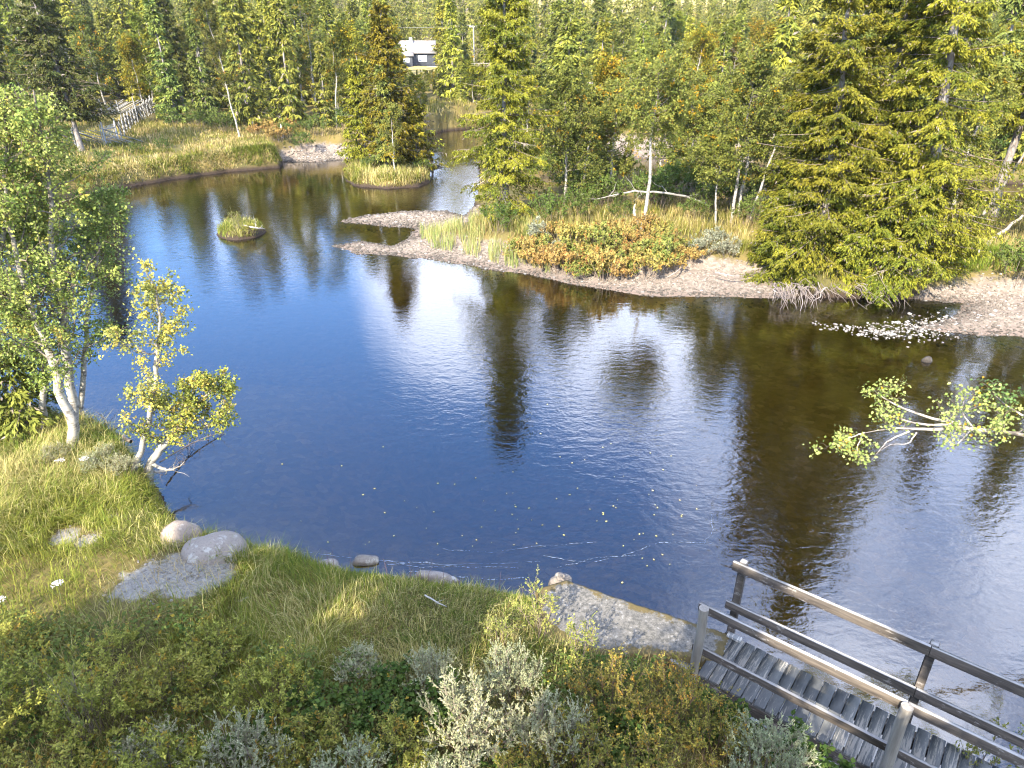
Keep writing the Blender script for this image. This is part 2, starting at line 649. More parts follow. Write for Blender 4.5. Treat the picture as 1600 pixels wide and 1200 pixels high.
def height(X, Y, full=False):
    X, Y = np.asarray(X, float), np.asarray(Y, float)
    sd = shore(X, Y)
    g = blob(GRAVEL, X, Y)
    w = .22 + g * 3.4
    isl = np.maximum(poly_sd(ISLE, X, Y), poly_sd(ISLET, X, Y)) > -.5
    b = np.where(isl, np.where(poly_sd(ISLET, X, Y) > -.5, .34, .55), base_h(X, Y))
    b = b * (1 - g * .45)
    land = b * (1 - np.exp(-np.maximum(sd, 0) / w))
    deep = .38 + 1.3 * np.clip((5.5 - X) / 5, 0, 1) * np.clip((30 - Y) / 8, .25, 1)
    deep = np.where((X < -2) & (Y < 18), deep * (.30 + .70 * np.clip((X + 6) / 5, 0, 1)), deep)
    deep = deep * np.where((X < 4) & (Y < 14), .6 + .4 * np.clip((Y - 9.5) / 3, 0, 1), 1)
    bed = -deep * (1 - np.exp(np.minimum(sd, 0) / 3.2)) - .12 * (1 - np.exp(np.minimum(sd, 0) / .2)) + .12 * vnoise(X, Y, 1.1) * np.clip(-sd, 0, 1)
    h = np.where(sd > 0, land, bed)
    return (h, sd, g) if full else h


def hz(x, y):
    return float(height(np.array([x]), np.array([y]))[0])


def on_ground(u, v, z=.9):
    for _ in range(8):
        x, y = G(u, v, z)
        z = .5 * z + .5 * max(hz(x, y), -.3)
    return x, y, z


# terrain grid: fine close by, coarser towards the horizon
def axis(lo, hi, f):
    out = [0.0]
    while out[-1] < hi:
        out.append(out[-1] + f(out[-1]))
    neg = [0.0]
    while neg[-1] > lo:
        neg.append(neg[-1] - f(-neg[-1]))
    return np.array(neg[:0:-1] + out)


gx = axis(-1600, 1600, lambda d: .13 if d < 12 else max(.13, .14 + (d - 12) * .012 if d < 60 else .72 + (d - 60) * .05))
gy = np.concatenate([np.arange(-60, 2, 4.0), np.arange(2, 3.9, .4)[:-1], 3.6 + axis(0, 1800, lambda d: .11 if d < 12 else (.11 + (d - 12) * .0042 if d < 75 else .37 + (d - 75) * .03))])
XX, YY = np.meshgrid(gx, gy)
hh, sdd, grr = height(XX.ravel(), YY.ravel(), True)
nx, ny = len(gx), len(gy)
iy, ix = np.meshgrid(np.arange(ny - 1), np.arange(nx - 1), indexing='ij')
i0 = (iy * nx + ix).ravel()
gq = np.stack([i0, i0 + 1, i0 + nx + 1, i0 + nx], 1)
g = Geo()
mead_u = 800 + FOC * XX.ravel() / (np.maximum(YY.ravel(), 1) * c_ + 1)
far_mead = np.clip((vnoise(XX.ravel(), YY.ravel(), 45) * 2.4 + .1), 0, 1) * np.clip((YY.ravel() - 240) / 100, 0, 1)
far_mead = np.maximum(far_mead, np.clip(1.5 - np.abs(YY.ravel() - 330) / 60, 0, 1) * (mead_u > 800) * (mead_u < 1500))
g.add(np.stack([XX.ravel(), YY.ravel(), hh], 1), gq, None,
      np.stack([grr, blob(SAND, XX.ravel(), YY.ravel(), .9), np.maximum(blob(MEADOW, XX.ravel(), YY.ravel()), far_mead)], 1))
tag(g.build('ground', M['ground'], smooth=True), kind='structure')

HG = hh.reshape(ny, nx)
SG = sdd.reshape(ny, nx)
GG = grr.reshape(ny, nx)


def gsample(A, x, y):
    x, y = np.atleast_1d(np.asarray(x, float)), np.atleast_1d(np.asarray(y, float))
    i = np.clip(np.searchsorted(gx, x) - 1, 0, nx - 2)
    j = np.clip(np.searchsorted(gy, y) - 1, 0, ny - 2)
    fx, fy = np.clip((x - gx[i]) / (gx[i + 1] - gx[i]), 0, 1), np.clip((y - gy[j]) / (gy[j + 1] - gy[j]), 0, 1)
    return (A[j, i] * (1 - fx) + A[j, i + 1] * fx) * (1 - fy) + (A[j + 1, i] * (1 - fx) + A[j + 1, i + 1] * fx) * fy


def hz(x, y):
    return float(gsample(HG, x, y)[0])


def shore1(x, y):
    return float(gsample(SG, x, y)[0])


# water: one sheet at z = 0 reaching under the banks
wx = np.linspace(-80, 80, 161)
wy = np.linspace(-40, 100, 141)
WX, WY = np.meshgrid(wx, wy)
iy, ix = np.meshgrid(np.arange(140), np.arange(160), indexing='ij')
i0 = (iy * 161 + ix).ravel()
g = Geo()
# ripple strength: calm in the lee of the near bank, livelier in mid-stream and in the riffle
calm = .35 + .65 * np.clip((WX.ravel() + 6) / 10, 0, 1) * np.clip((WY.ravel() - 6) / 8, 0, 1)
calm = np.maximum(calm, .6 * np.clip((WY.ravel() - 16) / 8, 0, 1))
rif = np.clip(1 - np.hypot((WX.ravel() - UX(715, 50, 0)) / 6, (WY.ravel() - 52) / 16), 0, 1)
calm = calm + rif * 3.0
g.add(np.stack([WX.ravel(), WY.ravel(), np.zeros(WX.size)], 1), np.stack([i0, i0 + 1, i0 + 162, i0 + 161], 1), None, np.stack([calm, np.clip(-gsample(HG, WX.ravel(), WY.ravel()), .1, 3), calm], 1))
tag(g.build('river_water', M['water']), kind='structure')


# ------------------------------------------------------------------ plants
SPRUCE_A, SPRUCE_B, SPRUCE_DEAD = (.062, .078, .010), (.215, .200, .020), (.22, .18, .14)


def spruce(seed, Ht, Rd, nb, nt, ns, size, zb=.03, dead=.10, ca=SPRUCE_A, cb=SPRUCE_B, lean=(0, 0), width=.36, bottom=-.32, prof=.8):
    rng = R_(seed)
    wood, crown = Geo(), Geo()
    k = 9
    tz = np.linspace(0, 1, k)
    path = np.stack([lean[0] * tz ** 1.5 + rng.normal(0, .02, k) * Ht * .12, lean[1] * tz ** 1.5 + rng.normal(0, .02, k) * Ht * .12, tz * Ht], 1)
    path[0, :2] = 0
    tr = np.interp(tz, [0, .04, 1], [Ht * .019, Ht * .014, .012])
    v, q = btubes(path, tr, 8, (1, .1, 0))
    wood.add(v, q, None, (1, 1, 1))
    u = np.sort(rng.rand(nb)) ** 1.1
    t = zb + (1 - zb) * u * .985
    az = np.arange(nb) * 2.39996 + rng.normal(0, .5, nb)
    lob = 1 + .22 * np.sin(az * 2 + t * 9 + seed) + .16 * np.sin(az * 3 - t * 17 + seed * 2)
    L = Rd * ((1 - t) ** prof * .95 + .045) * (.55 + .55 * rng.rand(nb)) * lob
    L = L * np.interp(t, [0, zb + .001, zb + .12, 1], [.75, .75, 1, 1])
    o = np.stack([np.interp(t, tz, path[:, 0]), np.interp(t, tz, path[:, 1]), t * Ht], 1)
    a = np.interp(t, [0, .5, .85, 1], [bottom, -.22, .15, .9]) + rng.normal(0, .12, nb)
    b = np.interp(t, [0, .6, 1], [.16, .14, .1])
    er = np.stack([np.cos(az), np.sin(az), 0 * az], 1)
    et = np.stack([-np.sin(az), np.cos(az), 0 * az], 1)

    def B(i, s):
        return o[i] + er[i] * (L[i] * s)[:, None] + np.array([0, 0, 1.0]) * (L[i] * (a[i] * s + b[i] * s * s))[:, None]

    s5 = np.linspace(0, 1, 4)
    bp = np.stack([B(np.arange(nb), np.full(nb, s)) for s in s5], 1)
    br = np.outer(np.maximum(L, .3) * .012, [1, .75, .5, .2])
    isdead = rng.rand(nb) < dead * .55
    L = np.where(isdead & (dead < .9), L * .72, L)
    v, q = btubes(bp, br, 3)
    cw = np.repeat(np.where(isdead[:, None], np.array([1.5, 1.45, 1.4]), np.array([.9, .8, .7])), 12, 0)
    wood.add(v, q, None, cw)
    # side twigs
    i = np.repeat(np.arange(nb), nt)
    s = .10 + .92 * rng.rand(len(i)) ** .85
    side = rng.choice([-1, 1], len(i))
    ang = np.radians(rng.uniform(25, 80, len(i)))
    td = norm(er[i] * np.cos(ang)[:, None] + et[i] * (np.sin(ang) * side)[:, None] + np.array([0, 0, 1.0]) * (a[i] * .6 - .12 + rng.normal(0, .12, len(i)))[:, None])
    tl = L[i] * width * (1.12 - s * .8) * rng.uniform(.6, 1.25, len(i)) + .10
    tb = B(i, np.minimum(s, 1))
    dm = isdead[i]
    keep = dm & (rng.rand(len(i)) < .5)
    if keep.any():
        tp = np.stack([tb[keep], tb[keep] + td[keep] * tl[keep, None] * .6 - np.array([0, 0, .1]) * tl[keep, None], tb[keep] + td[keep] * tl[keep, None] - np.array([0, 0, .35]) * tl[keep, None]], 1)
        v, q = btubes(tp, np.tile([.009, .007, .003], (keep.sum(), 1)) * max(1, size / .16), 3)
        wood.add(v, q, None, (1.7, 1.6, 1.5))
    j = np.repeat(np.arange(len(i)), ns)
    j = j[~dm[j] | (rng.rand(len(j)) < .12)]
    qv = rng.rand(len(j)) ** .8
    p = tb[j] + td[j] * (tl[j] * qv)[:, None] - np.array([0, 0, 1.0]) * (tl[j] * qv ** 2 * .35)[:, None] + rng.normal(0, .025, (len(j), 3))
    d = norm(td[j] * .8 + er[i[j]] * .35 + np.array([0, 0, -.62]) + rng.normal(0, .42, (len(j), 3)))
    nrm = norm(np.array([0, 0, .55]) + er[i[j]] * .55 + rng.normal(0, .5, (len(j), 3)))
    sl = size * rng.uniform(.6, 1.45, len(j))
    v, q = cards(p, d, nrm, sl, sl * rng.uniform(.26, .40, len(j)), .4)
    bc = np.clip(.5 + .28 * rng.normal(size=nb), 0, 1)
    cc = mixc(ca, cb, np.clip(bc[i[j]] + rng.normal(0, .22, len(j)), 0, 1)) * rng.uniform(.75, 1.25, (len(j), 1))
    br_ = rng.rand(len(j)) < .035
    cc[br_] = np.array(SPRUCE_DEAD) * rng.uniform(.6, 1.2, (br_.sum(), 1))
    crown.add(v, q, None, np.repeat(cc, 4, 0))
    return wood, crown


BIRCH_A, BIRCH_B = (.105, .130, .026), (.210, .210, .042)


def bezier_path(pts, k):
    pts = np.asarray(pts, float)
    s = np.linspace(0, 1, len(pts))
    x = np.linspace(0, 1, k)
    # smooth Catmull-like by repeated averaging
    P = np.stack([np.interp(x, s, pts[:, i]) for i in range(3)], 1)
    for _ in range(2):
        P[1:-1] = .25 * P[:-2] + .5 * P[1:-1] + .25 * P[2:]
    return P


def limb_set(rng, base, direction, length, k=6, up=.35, wob=.06):
    n = len(base)
    s = np.linspace(0, 1, k)[None, :, None]
    P = base[:, None] + direction[:, None] * length[:, None, None] * s + np.array([0, 0, 1.0]) * up * length[:, None, None] * s ** 2
    w = np.cumsum(rng.normal(0, wob, (n, k, 3)), 1) * length[:, None, None]
    w[:, 0] = 0
    return P + w


def sample_poly(P, i, s):
    k = P.shape[1]
    f = np.clip(s, 0, 1) * (k - 1)
    a = np.minimum(f.astype(int), k - 2)
    w = (f - a)[:, None]
    return P[i, a] * (1 - w) + P[i, a + 1] * w


def birch(seed, path, r0, nl, llen, start=.3, nt=9, nlv=14, leaf=.07, ca=BIRCH_A, cb=BIRCH_B, yellow=.03, spread=.10, up=.35, bare=0.0,
          gold=(.42, .26, .02), trunk_c=(1, 1, 1), sides=9, hang=.25, g=None, bias=None, limb_r=.35):
    "g: (wood, crown) to add to an existing tree with several stems"
    rng = R_(seed)
    wood, crown = g if g else (Geo(), Geo())
    k = 16
    P = bezier_path(path, k)
    P[1:-1] += rng.normal(0, r0 * .35, (k - 2, 3)) * np.array([1, 1, .3])
    s = np.linspace(0, 1, k)
    v, q = btubes(P, r0 * np.interp(s, [0, .05, .5, 1], [1.35, 1.05, .7, .12]), sides, (1, .15, .05))
    wood.add(v, q, None, np.repeat(mixc(trunk_c, (.52, .46, .40), np.clip((s - .5) * 2.2, 0, 1)), sides, 0))
    tb = start + (1 - start) * rng.rand(nl) ** .9
    az = np.arange(nl) * 2.39996 + rng.normal(0, .6, nl)
    b0 = sample_poly(P[None], np.zeros(nl, int), tb)
    d = np.stack([np.cos(az), np.sin(az), rng.uniform(.15, .8, nl)], 1)
    if bias is not None:
        d = d + np.array(bias)
    d = norm(d)
    ll = llen * np.interp(tb, [start, start + .25, 1], [.75, 1.0, .35]) * rng.uniform(.6, 1.25, nl)
    LP = limb_set(rng, b0, d, ll, 6, up)
    lr = np.outer(r0 * limb_r * np.interp(tb, [0, 1], [1, .3]), [1, .8, .6, .42, .28, .12])
    v, q = btubes(LP, lr, 5)
    wood.add(v, q, None, np.tile(np.repeat(mixc((.8, .75, .68), (.34, .28, .24), np.linspace(0, 1, 6) ** .7), 5, 0), (nl, 1)))
    # twigs
    i = np.repeat(np.arange(nl), nt)
    st = .22 + .8 * rng.rand(len(i)) ** .8
    t0 = sample_poly(LP, i, st)
    td = norm(d[i] * .7 + rng.normal(0, .75, (len(i), 3)) + np.array([0, 0, .1]))
    tl = ll[i] * .30 * rng.uniform(.5, 1.3, len(i)) + .08
    TP = limb_set(rng, t0, td, tl, 4, -hang, .07)
    v, q = btubes(TP, np.outer(np.full(len(i), max(.0035, r0 * .07)), [1, .75, .5, .25]), 3)
    wood.add(v, q, None, (.36, .29, .25))
    live = rng.rand(len(i)) >= bare
    j = np.repeat(np.arange(len(i))[live], nlv)
    if len(j):
        sp = rng.rand(len(j)) ** .7
        p = sample_poly(TP, j, sp) + rng.normal(0, spread * .5, (len(j), 3))
        dd = norm(td[j] * .5 + rng.normal(0, .8, (len(j), 3)) + np.array([0, 0, -.25]))
        nn = norm(rng.normal(0, .6, (len(j), 3)) + np.array([-.15, -.35, .75]))
        sl = leaf * rng.uniform(.65, 1.25, len(j))
        v, q = cards(p, dd, nn, sl, sl * .72, .42)
        tc = np.clip(.5 + .3 * rng.normal(size=len(i)), 0, 1)
        cc = mixc(ca, cb, np.clip(tc[j] + rng.normal(0, .2, len(j)), 0, 1)) * rng.uniform(.8, 1.2, (len(j), 1))
        ylw = (rng.rand(len(i)) < yellow)[j] | (rng.rand(len(j)) < yellow * .3)
        cc[ylw] = np.array(gold) * rng.uniform(.6, 1.2, (ylw.sum(), 1))
        crown.add(v, q, None, np.repeat(cc, 4, 0))
    return wood, crown


def shrub(seed, Ht, Rd, nst, nt, nlv, leaf, ca, cb, asp=.38, gold=None, ng=0.0, upright=.55, stemc=(.20, .15, .11), thick=.008):
    rng = R_(seed)
    wood, crown = Geo(), Geo()
    az = np.arange(nst) * 2.39996 + rng.normal(0, .4, nst)
    rr = Rd * np.sqrt((np.arange(nst) + .5) / nst)
    b0 = np.stack([np.cos(az) * rr * .35, np.sin(az) * rr * .35, np.full(nst, -.05)], 1)
    top = np.stack([np.cos(az) * rr, np.sin(az) * rr, Ht * (1.0 - .45 * (rr / Rd) ** 2) * rng.uniform(.7, 1.12, nst)], 1)
    s = np.linspace(0, 1, 6)[None, :, None]
    P = b0[:, None] * (1 - s) + top[:, None] * s
    P[:, :, 2] += (np.sin(s * np.pi) * .10 * Ht)[:, :, 0]
    P[:, 1:] += np.cumsum(rng.normal(0, .025 * Ht, (nst, 5, 3)), 1)
    v, q = btubes(P, np.outer(np.full(nst, thick), [1, .9, .75, .6, .45, .25]), 4)
    wood.add(v, q, None, stemc)
    i = np.repeat(np.arange(nst), nt)
    st = .35 + .65 * rng.rand(len(i)) ** .7
    t0 = sample_poly(P, i, st)
    ta = rng.rand(len(i)) * 2 * np.pi
    td = norm(np.stack([np.cos(ta), np.sin(ta), rng.uniform(.3, 1.5, len(i))], 1) + .4 * norm(top - b0)[i])
    tl = Ht * rng.uniform(.10, .28, len(i))
    TP = limb_set(rng, t0, td, tl, 4, .15, .06)
    v, q = btubes(TP, np.outer(np.full(len(i), thick * .45), [1, .8, .6, .3]), 3)
    wood.add(v, q, None, np.array(stemc) * 1.15)
    j = np.repeat(np.arange(len(i)), nlv)
    sp = .15 + .85 * rng.rand(len(j)) ** .8
    ax = norm(TP[:, -1] - TP[:, 0])
    p = sample_poly(TP, j, sp)
    dd = norm(ax[j] * upright + norm(rng.normal(size=(len(j), 3))) * .75)
    nn = norm(rng.normal(0, .6, (len(j), 3)) + np.array([0, -.2, .8]))
    sl = leaf * rng.uniform(.6, 1.25, len(j))
    v, q = cards(p, dd, nn, sl, sl * asp, .5)
    tc = np.clip(.5 + .3 * rng.normal(size=len(i)), 0, 1)
    cc = mixc(ca, cb, np.clip(tc[j] + rng.normal(0, .2, len(j)), 0, 1)) * rng.uniform(.8, 1.2, (len(j), 1))
    if gold is not None:
        gm = (rng.rand(len(i)) < ng)[j]
        cc[gm] = np.array(gold) * rng.uniform(.6, 1.25, (gm.sum(), 1))
    crown.add(v, q, None, np.repeat(cc, 4, 0))
    return wood, crown


def proto(parts, names=('trunk', 'crown'), mats=('bark', 'needles')):
    return [(n, p.mesh(n, M[m], smooth=(i == 0))) for i, (n, p, m) in enumerate(zip(names, parts, mats))]


def plant(pr, name, label, cat, loc, rz=0.0, sc=1.0, group=None, tilt=(0, 0)):
    if not hasattr(sc, '__len__'):
        sc = (sc, sc, sc)
    o = thing(name, label, cat, loc, rz, group, sc)
    o.rotation_euler = (tilt[0], tilt[1], rz)
    for n, me in pr:
        obj(n, me, o)
    return o


BW = dict(mats=('birch', 'leaf'))
SH = dict(names=('stems', 'foliage'), mats=('wood', 'willow'))

# ================================================================== TREES
HERO = dict(nb=240, nt=27, ns=17, size=.104, prof=.58)


def place_spruce(u, v, Ht, Rd, label, seed, name='spruce_tree', rz=None, at=None, **kw):
    a = dict(HERO)
    a.update(kw)
    w, c = spruce(seed, Ht, Rd, **a)
    x, y, z = at if at else on_ground(u, v)
    return plant(proto((w, c)), name, label, 'tree', (x, y, z - .05), rz if rz is not None else 0.0)


# --- spruces on the right-hand land
place_spruce(790, 343, 12.2, 2.35, 'slender spruce at the channel mouth, foliage down to the ground', 11, nb=300, bottom=-.5, zb=.01, prof=.5)
place_spruce(1276, 416, 12.6, 2.35, 'broad spruce beside the white birch trunks, first of the big bank spruces', 12, nb=290, nt=30, lean=(-1.1, 0))
place_spruce(1424, 432, 17.0, 2.5, 'tallest spruce on the river bank with its bare trunk showing through', 13, nb=350, nt=30, lean=(-2.3, 0), dead=.13)
place_spruce(1222, 428, 3.6, 1.75, 'low spreading spruce at the edge of the pink gravel beach', 14, nb=120, bottom=-.45, zb=.0)
place_spruce(1352, 446, 4.6, 2.1, 'low spruce drooping over bare roots at the waterline', 15, nb=130, bottom=-.5, zb=.0)
place_spruce(1548, 345, 14.5, 1.9, 'spruce with pale dead twigs behind the leaning dead trunk', 17, nb=170, dead=.2, zb=.3)
place_spruce(1690, 385, 12.5, 2.2, 'spruce at the right-hand end of the bank spruces', 18, nb=200)
place_spruce(1370, 352, 13.0, 1.8, 'dark narrow spruce standing between the two big bank spruces', 19, nb=200)
place_spruce(1352, 408, 13.5, 2.1, 'spruce filling the gap behind the low drooping spruce', 20, nb=250, nt=28, lean=(-1.2, 0))
place_spruce(1226, 402, 7.6, 1.5, 'shorter spruce between leaning birch stems and the broad bank spruce', 28, nb=190)
# --- island and left bank spruces
place_spruce(612, 264, 10.6, 2.5, 'yellowish spruce on the small round island', 21, nb=260, nt=15, ns=11, size=.20, ca=(.09,.09,.012), cb=(.235, .185, .016), bottom=-.2, zb=.08, dead=.16)
place_spruce(572, 258, 7.2, 2.0, 'shorter spruce on the far side of the round island', 22, nb=190, nt=14, ns=11, size=.20, ca=(.10,.105,.014), cb=(.22, .19, .018), zb=.06)
place_spruce(128, 236, 13.5, 3.4, 'big dark spruce with a bare grey foot beside the pole fence', 23, nb=270, nt=16, ns=12, size=.21, zb=.20, lean=(-.9, 0), ca=(.035, .045, .012), cb=(.085, .085, .02), dead=.2)
place_spruce(20, 215, 13.0, 2.6, 'dark spruce at the far left edge behind the green birch', 24, nb=220, nt=15, ns=11, size=.21, zb=.1, ca=(.04, .055, .014), cb=(.10, .10, .02))
place_spruce(288, 172, 12.8, 1.9, 'spruce with a leaning bare foot at the end of the pole fence', 25, nb=210, nt=15, ns=11, size=.21, zb=.22, lean=(-.6, 0), ca=(.05, .062, .014), cb=(.11, .105, .02))
place_spruce(46, 672, 2.0, .95, 'little bright green spruce behind the grass at the left edge', 26, nb=90, nt=11, ns=6, size=.13, zb=.0, bottom=-.1, ca=(.09, .11, .02), cb=(.16, .17, .03))

place_spruce(652, 260, 4.6, 1.7, 'low yellowish spruce at the right end of the island', 27, nb=120, nt=14, ns=11, size=.2, ca=(.09,.09,.012), cb=(.235, .185, .016), bottom=-.2, zb=.05, dead=.2)
# bare grey dead spruce on the island
w, c = spruce(31, 5.2, 1.7, 80, 9, 2, .2, dead=1.0, bottom=-.75, zb=.15, lean=(-.7, 0))
x, y, z = on_ground(676, 268)
plant(proto((w, c)), 'dead_spruce', 'bare grey dead spruce leaning over the island edge', 'tree', (x, y, z - .05))


def place_birch(u, v, Ht, label, seed, r0=.075, nl=26, llen=2.0, start=.35, lean=(0, 0), nt=12, nlv=21, leaf=.10, bend=0.0, at=None, extra=(), name='birch_tree', **kw):
    rng = R_(seed + 500)
    def path(l, h, off=(0, 0), b=bend):
        p = [(off[0], off[1], -.1)]
        for t in (.2, .4, .6, .8, 1.0):
            p.append((off[0] + l[0] * t + b * math.sin(t * 3.1) + rng.normal(0, .012) * h, off[1] + l[1] * t + rng.normal(0, .012) * h, h * t))
        return p
    geo = birch(seed, path(lean, Ht), r0, nl, llen, start, nt, nlv, leaf, **kw)
    for e, (off, l2, h2, r2) in enumerate(extra):
        birch(seed + 7 * (e + 1), path(l2, h2, off), r2, int(nl * .6), llen * .8, start, nt, nlv, leaf, g=geo, **kw)
    x, y, z = at if at else on_ground(u, v)
    return plant(proto(geo, **BW), name, label, 'tree', (x, y, z - .03))


# --- birches on the right-hand land
place_birch(882, 325, 6.9, 'leafy green birch close beside the slender channel spruce', 41, nl=60, llen=1.7, start=.12, nlv=22, extra=(((1.0, .8), (.4, .3), 5.4, .06),))
place_birch(1003, 358, 6.6, 'birch with one straight bright white trunk above the orange shrubs', 42, nl=58, llen=1.8, start=.60, lean=(.25, 0), r0=.085)
place_birch(1143, 348, 7.0, 'birch with a straight white trunk between two thinner stems', 43, nl=52, llen=1.9, start=.42, lean=(.1, 0), extra=(((-.75, -.1), (-.3, .2), 3.6, .05), ((.55, .9), (.1, .3), 6.4, .075)))
place_birch(1172, 343, 6.9, 'thin birch with two stems leaning right in front of the broad spruce', 44, nl=24, llen=1.3, start=.45, lean=(1.5, 0), r0=.06, bare=.3, extra=(((.1, .2), (.9, .2), 5.6, .05),))
place_birch(955, 300, 5.6, 'bushy green birch behind the fallen white trunk', 45, nl=56, llen=1.6, start=.10, extra=(((-1.2, .3), (-.3, .3), 4.8, .06),))
place_birch(1075, 300, 5.9, 'bushy birch leaning above the back channel', 46, nl=56, llen=1.7, start=.12, lean=(-.4, 0), yellow=.09, extra=(((1.1, .6), (.3, .3), 5.2, .06),))
place_birch(1240, 330, 6.6, 'green birch half hidden behind the broad bank spruce', 47, nl=50, llen=1.6, start=.15)
place_birch(1650, 402, 6.2, 'birch crown over the bright grass at the right edge', 48, nl=50, llen=1.7, start=.15, lean=(-.5, 0))
for k_, (u, v, h_, lab) in enumerate([(925, 292, 5.2, 'rounded green birch left of the straight white trunk, deep in the leaves'), (1030, 292, 5.4, 'rounded green birch seen right behind the straight white trunk'), (1115, 305, 5.6, 'low-branched birch behind the trio of white stems'), (1195, 312, 6.2, 'birch with orange-tinted leaves behind the two leaning stems'), (1270, 345, 7.0, 'birch crown squeezed behind the broad bank spruce'), (1480, 352, 7.5, 'birch growing between tallest spruce and leaning dead trunk'), (1640, 350, 8.0, 'birch at the right edge behind the dead leaning trunk'), (825, 268, 6.0, 'small birch showing past the channel spruce on its right side')]):
    place_birch(u, v, h_, lab, 400 + k_, nl=48, llen=1.6, start=.10, yellow=.12 if k_ == 3 else .04)
# bare dead stems leaning out at the right
for u, v, l, h, sd_, lab in ((1533, 386, (3.2, .4), 2.9, 51, 'bare grey dead trunk leaning steeply right beside the bank spruce'), (1524, 352, (2.6, .6), 6.0, 52, 'thin dead stem with bare twigs leaning behind the steep dead trunk')):
    place_birch(u, v, h, lab, sd_, nl=10, llen=1.0, start=.35, lean=l, bare=1.0, r0=.075, name='dead_birch', trunk_c=(.75, .72, .7), nlv=1)
for k_, (u, y, h_, l, lab) in enumerate([(1128, 58, 8.6, (.3, 0), 'bare white snag rising above the birches across the back channel'), (1150, 56, 8.4, (.9, 0), 'forked bare white snag beside the other snag across the back channel')]):
    x = UX(u, y, 1.2)
    place_birch(0, 0, h_, lab, 55 + k_, nl=16, llen=1.3, start=.5, lean=l, bare=1.0, r0=.10, nlv=1, at=(x, y, hz(x, y)), name='dead_birch', trunk_c=(.9, .87, .82))
# --- birches on the left-hand bank
place_birch(375, 214, 11.2, 'tall thin birch leaning left on the grassy bank', 61, nl=46, llen=1.9, start=.26, lean=(-1.0, 0), leaf=.11, ca=(.075, .09, .018), cb=(.16, .155, .03))
place_birch(502, 196, 11.6, 'tall birch with a white foot beside the far gravel beach', 62, nl=56, llen=2.1, start=.34, lean=(-.6, 0), leaf=.11, r0=.10, ca=(.08, .105, .018), cb=(.17, .175, .03), yellow=.06)
place_birch(528, 214, 7.5, 'slim birch with a crooked white foot by the island channel', 63, nl=30, llen=1.5, start=.25, lean=(.5, 0), leaf=.11, yellow=.10)
place_birch(476, 178, 8.0, 'short birch behind the white-footed birch at the gravel', 64, nl=30, llen=1.6, start=.3, leaf=.11)
place_birch(618, 274, 4.6, 'small white-stemmed birch in the island grass', 65, nl=20, llen=.9, start=.3, r0=.055, leaf=.09)

# --- birches on the near left bank (close to the camera)
NB = dict(ca=(.12, .165, .035), cb=(.32, .34, .085), gold=(.50, .40, .08), leaf=.060, nlv=21)


def near_birch(label, base, Y, pts, r0, seeds, **kw):
    x, y, z = base[0], base[1], hz(*base)
    P = [(0, 0, -.12)] + [tuple(PX(u, v, Y + dy) - np.array([x, y, z])) for u, v, dy in pts]
    geo = birch(seeds, P, r0, **kw)
    return geo, (x, y, z)


x0, y0, z0 = on_ground(112, 700)
geo, o_ = near_birch('', (x0, y0), y0, [(121, 670, 0), (108, 645, 0), (95, 610, 0), (86, 570, .05), (66, 520, .1), (44, 462, .1), (20, 392, .15), (-8, 300, .2), (-25, 225, .2)], .105, 71, nl=44, llen=1.35, start=.32, nt=8, yellow=.05, up=.25, **NB)
plant(proto(geo, **BW), 'birch_tree', 'near birch with an S-bent white foot on the left bank', 'tree', o_)
xb, yb = UX(116, y0 + .5, .9), y0 + .5
geo, o_ = near_birch('', (xb, yb), yb, [(111, 640, 0), (109, 590, 0), (108, 545, 0), (98, 490, 0), (86, 432, .05), (81, 370, .1), (78, 300, .1), (66, 215, .1), (52, 140, .1)], .095, 72, nl=50, llen=1.35, start=.30, nt=8, yellow=.03, up=.25, **NB)
plant(proto(geo, **BW), 'birch_tree', 'near birch with a straight thick white trunk behind the S-bent one', 'tree', o_)
xb, yb = UX(66, y0 + .7, .9), y0 + .7
geo, o_ = near_birch('', (xb, yb), yb, [(67, 620, 0), (68, 590, 0), (74, 545, 0), (60, 480, 0), (42, 400, .05), (30, 330, .1)], .07, 73, nl=40, llen=1.2, start=.25, nt=11, yellow=.06, **NB)
plant(proto(geo, **BW), 'birch_tree', 'slim near birch just left of the S-bent trunk', 'tree', o_)
xb, yb = UX(-20, y0 + .2, .9), y0 + .2
geo, o_ = near_birch('', (xb, yb), yb, [(-16, 600, 0), (-10, 520, 0), (2, 440, 0), (4, 350, 0), (8, 250, .1), (6, 160, .1)], .08, 74, nl=54, llen=1.35, start=.2, nt=8, yellow=.08, **NB)
plant(proto(geo, **BW), 'birch_tree', 'leafy birch cut by the left edge of the near bank', 'tree', o_)
xb, yb = UX(132, y0 + 1.3, .6), y0 + 1.3
geo, o_ = near_birch('', (xb, yb), yb, [(128, 600, 0), (132, 530, .1), (142, 470, .2), (150, 410, .3), (158, 350, .4), (160, 310, .4)], .06, 79, nl=36, llen=1.15, start=.25, nt=8, yellow=.02, **NB)
plant(proto(geo, **BW), 'birch_tree', 'darker birch leaning over the water behind the near birches', 'tree', o_)
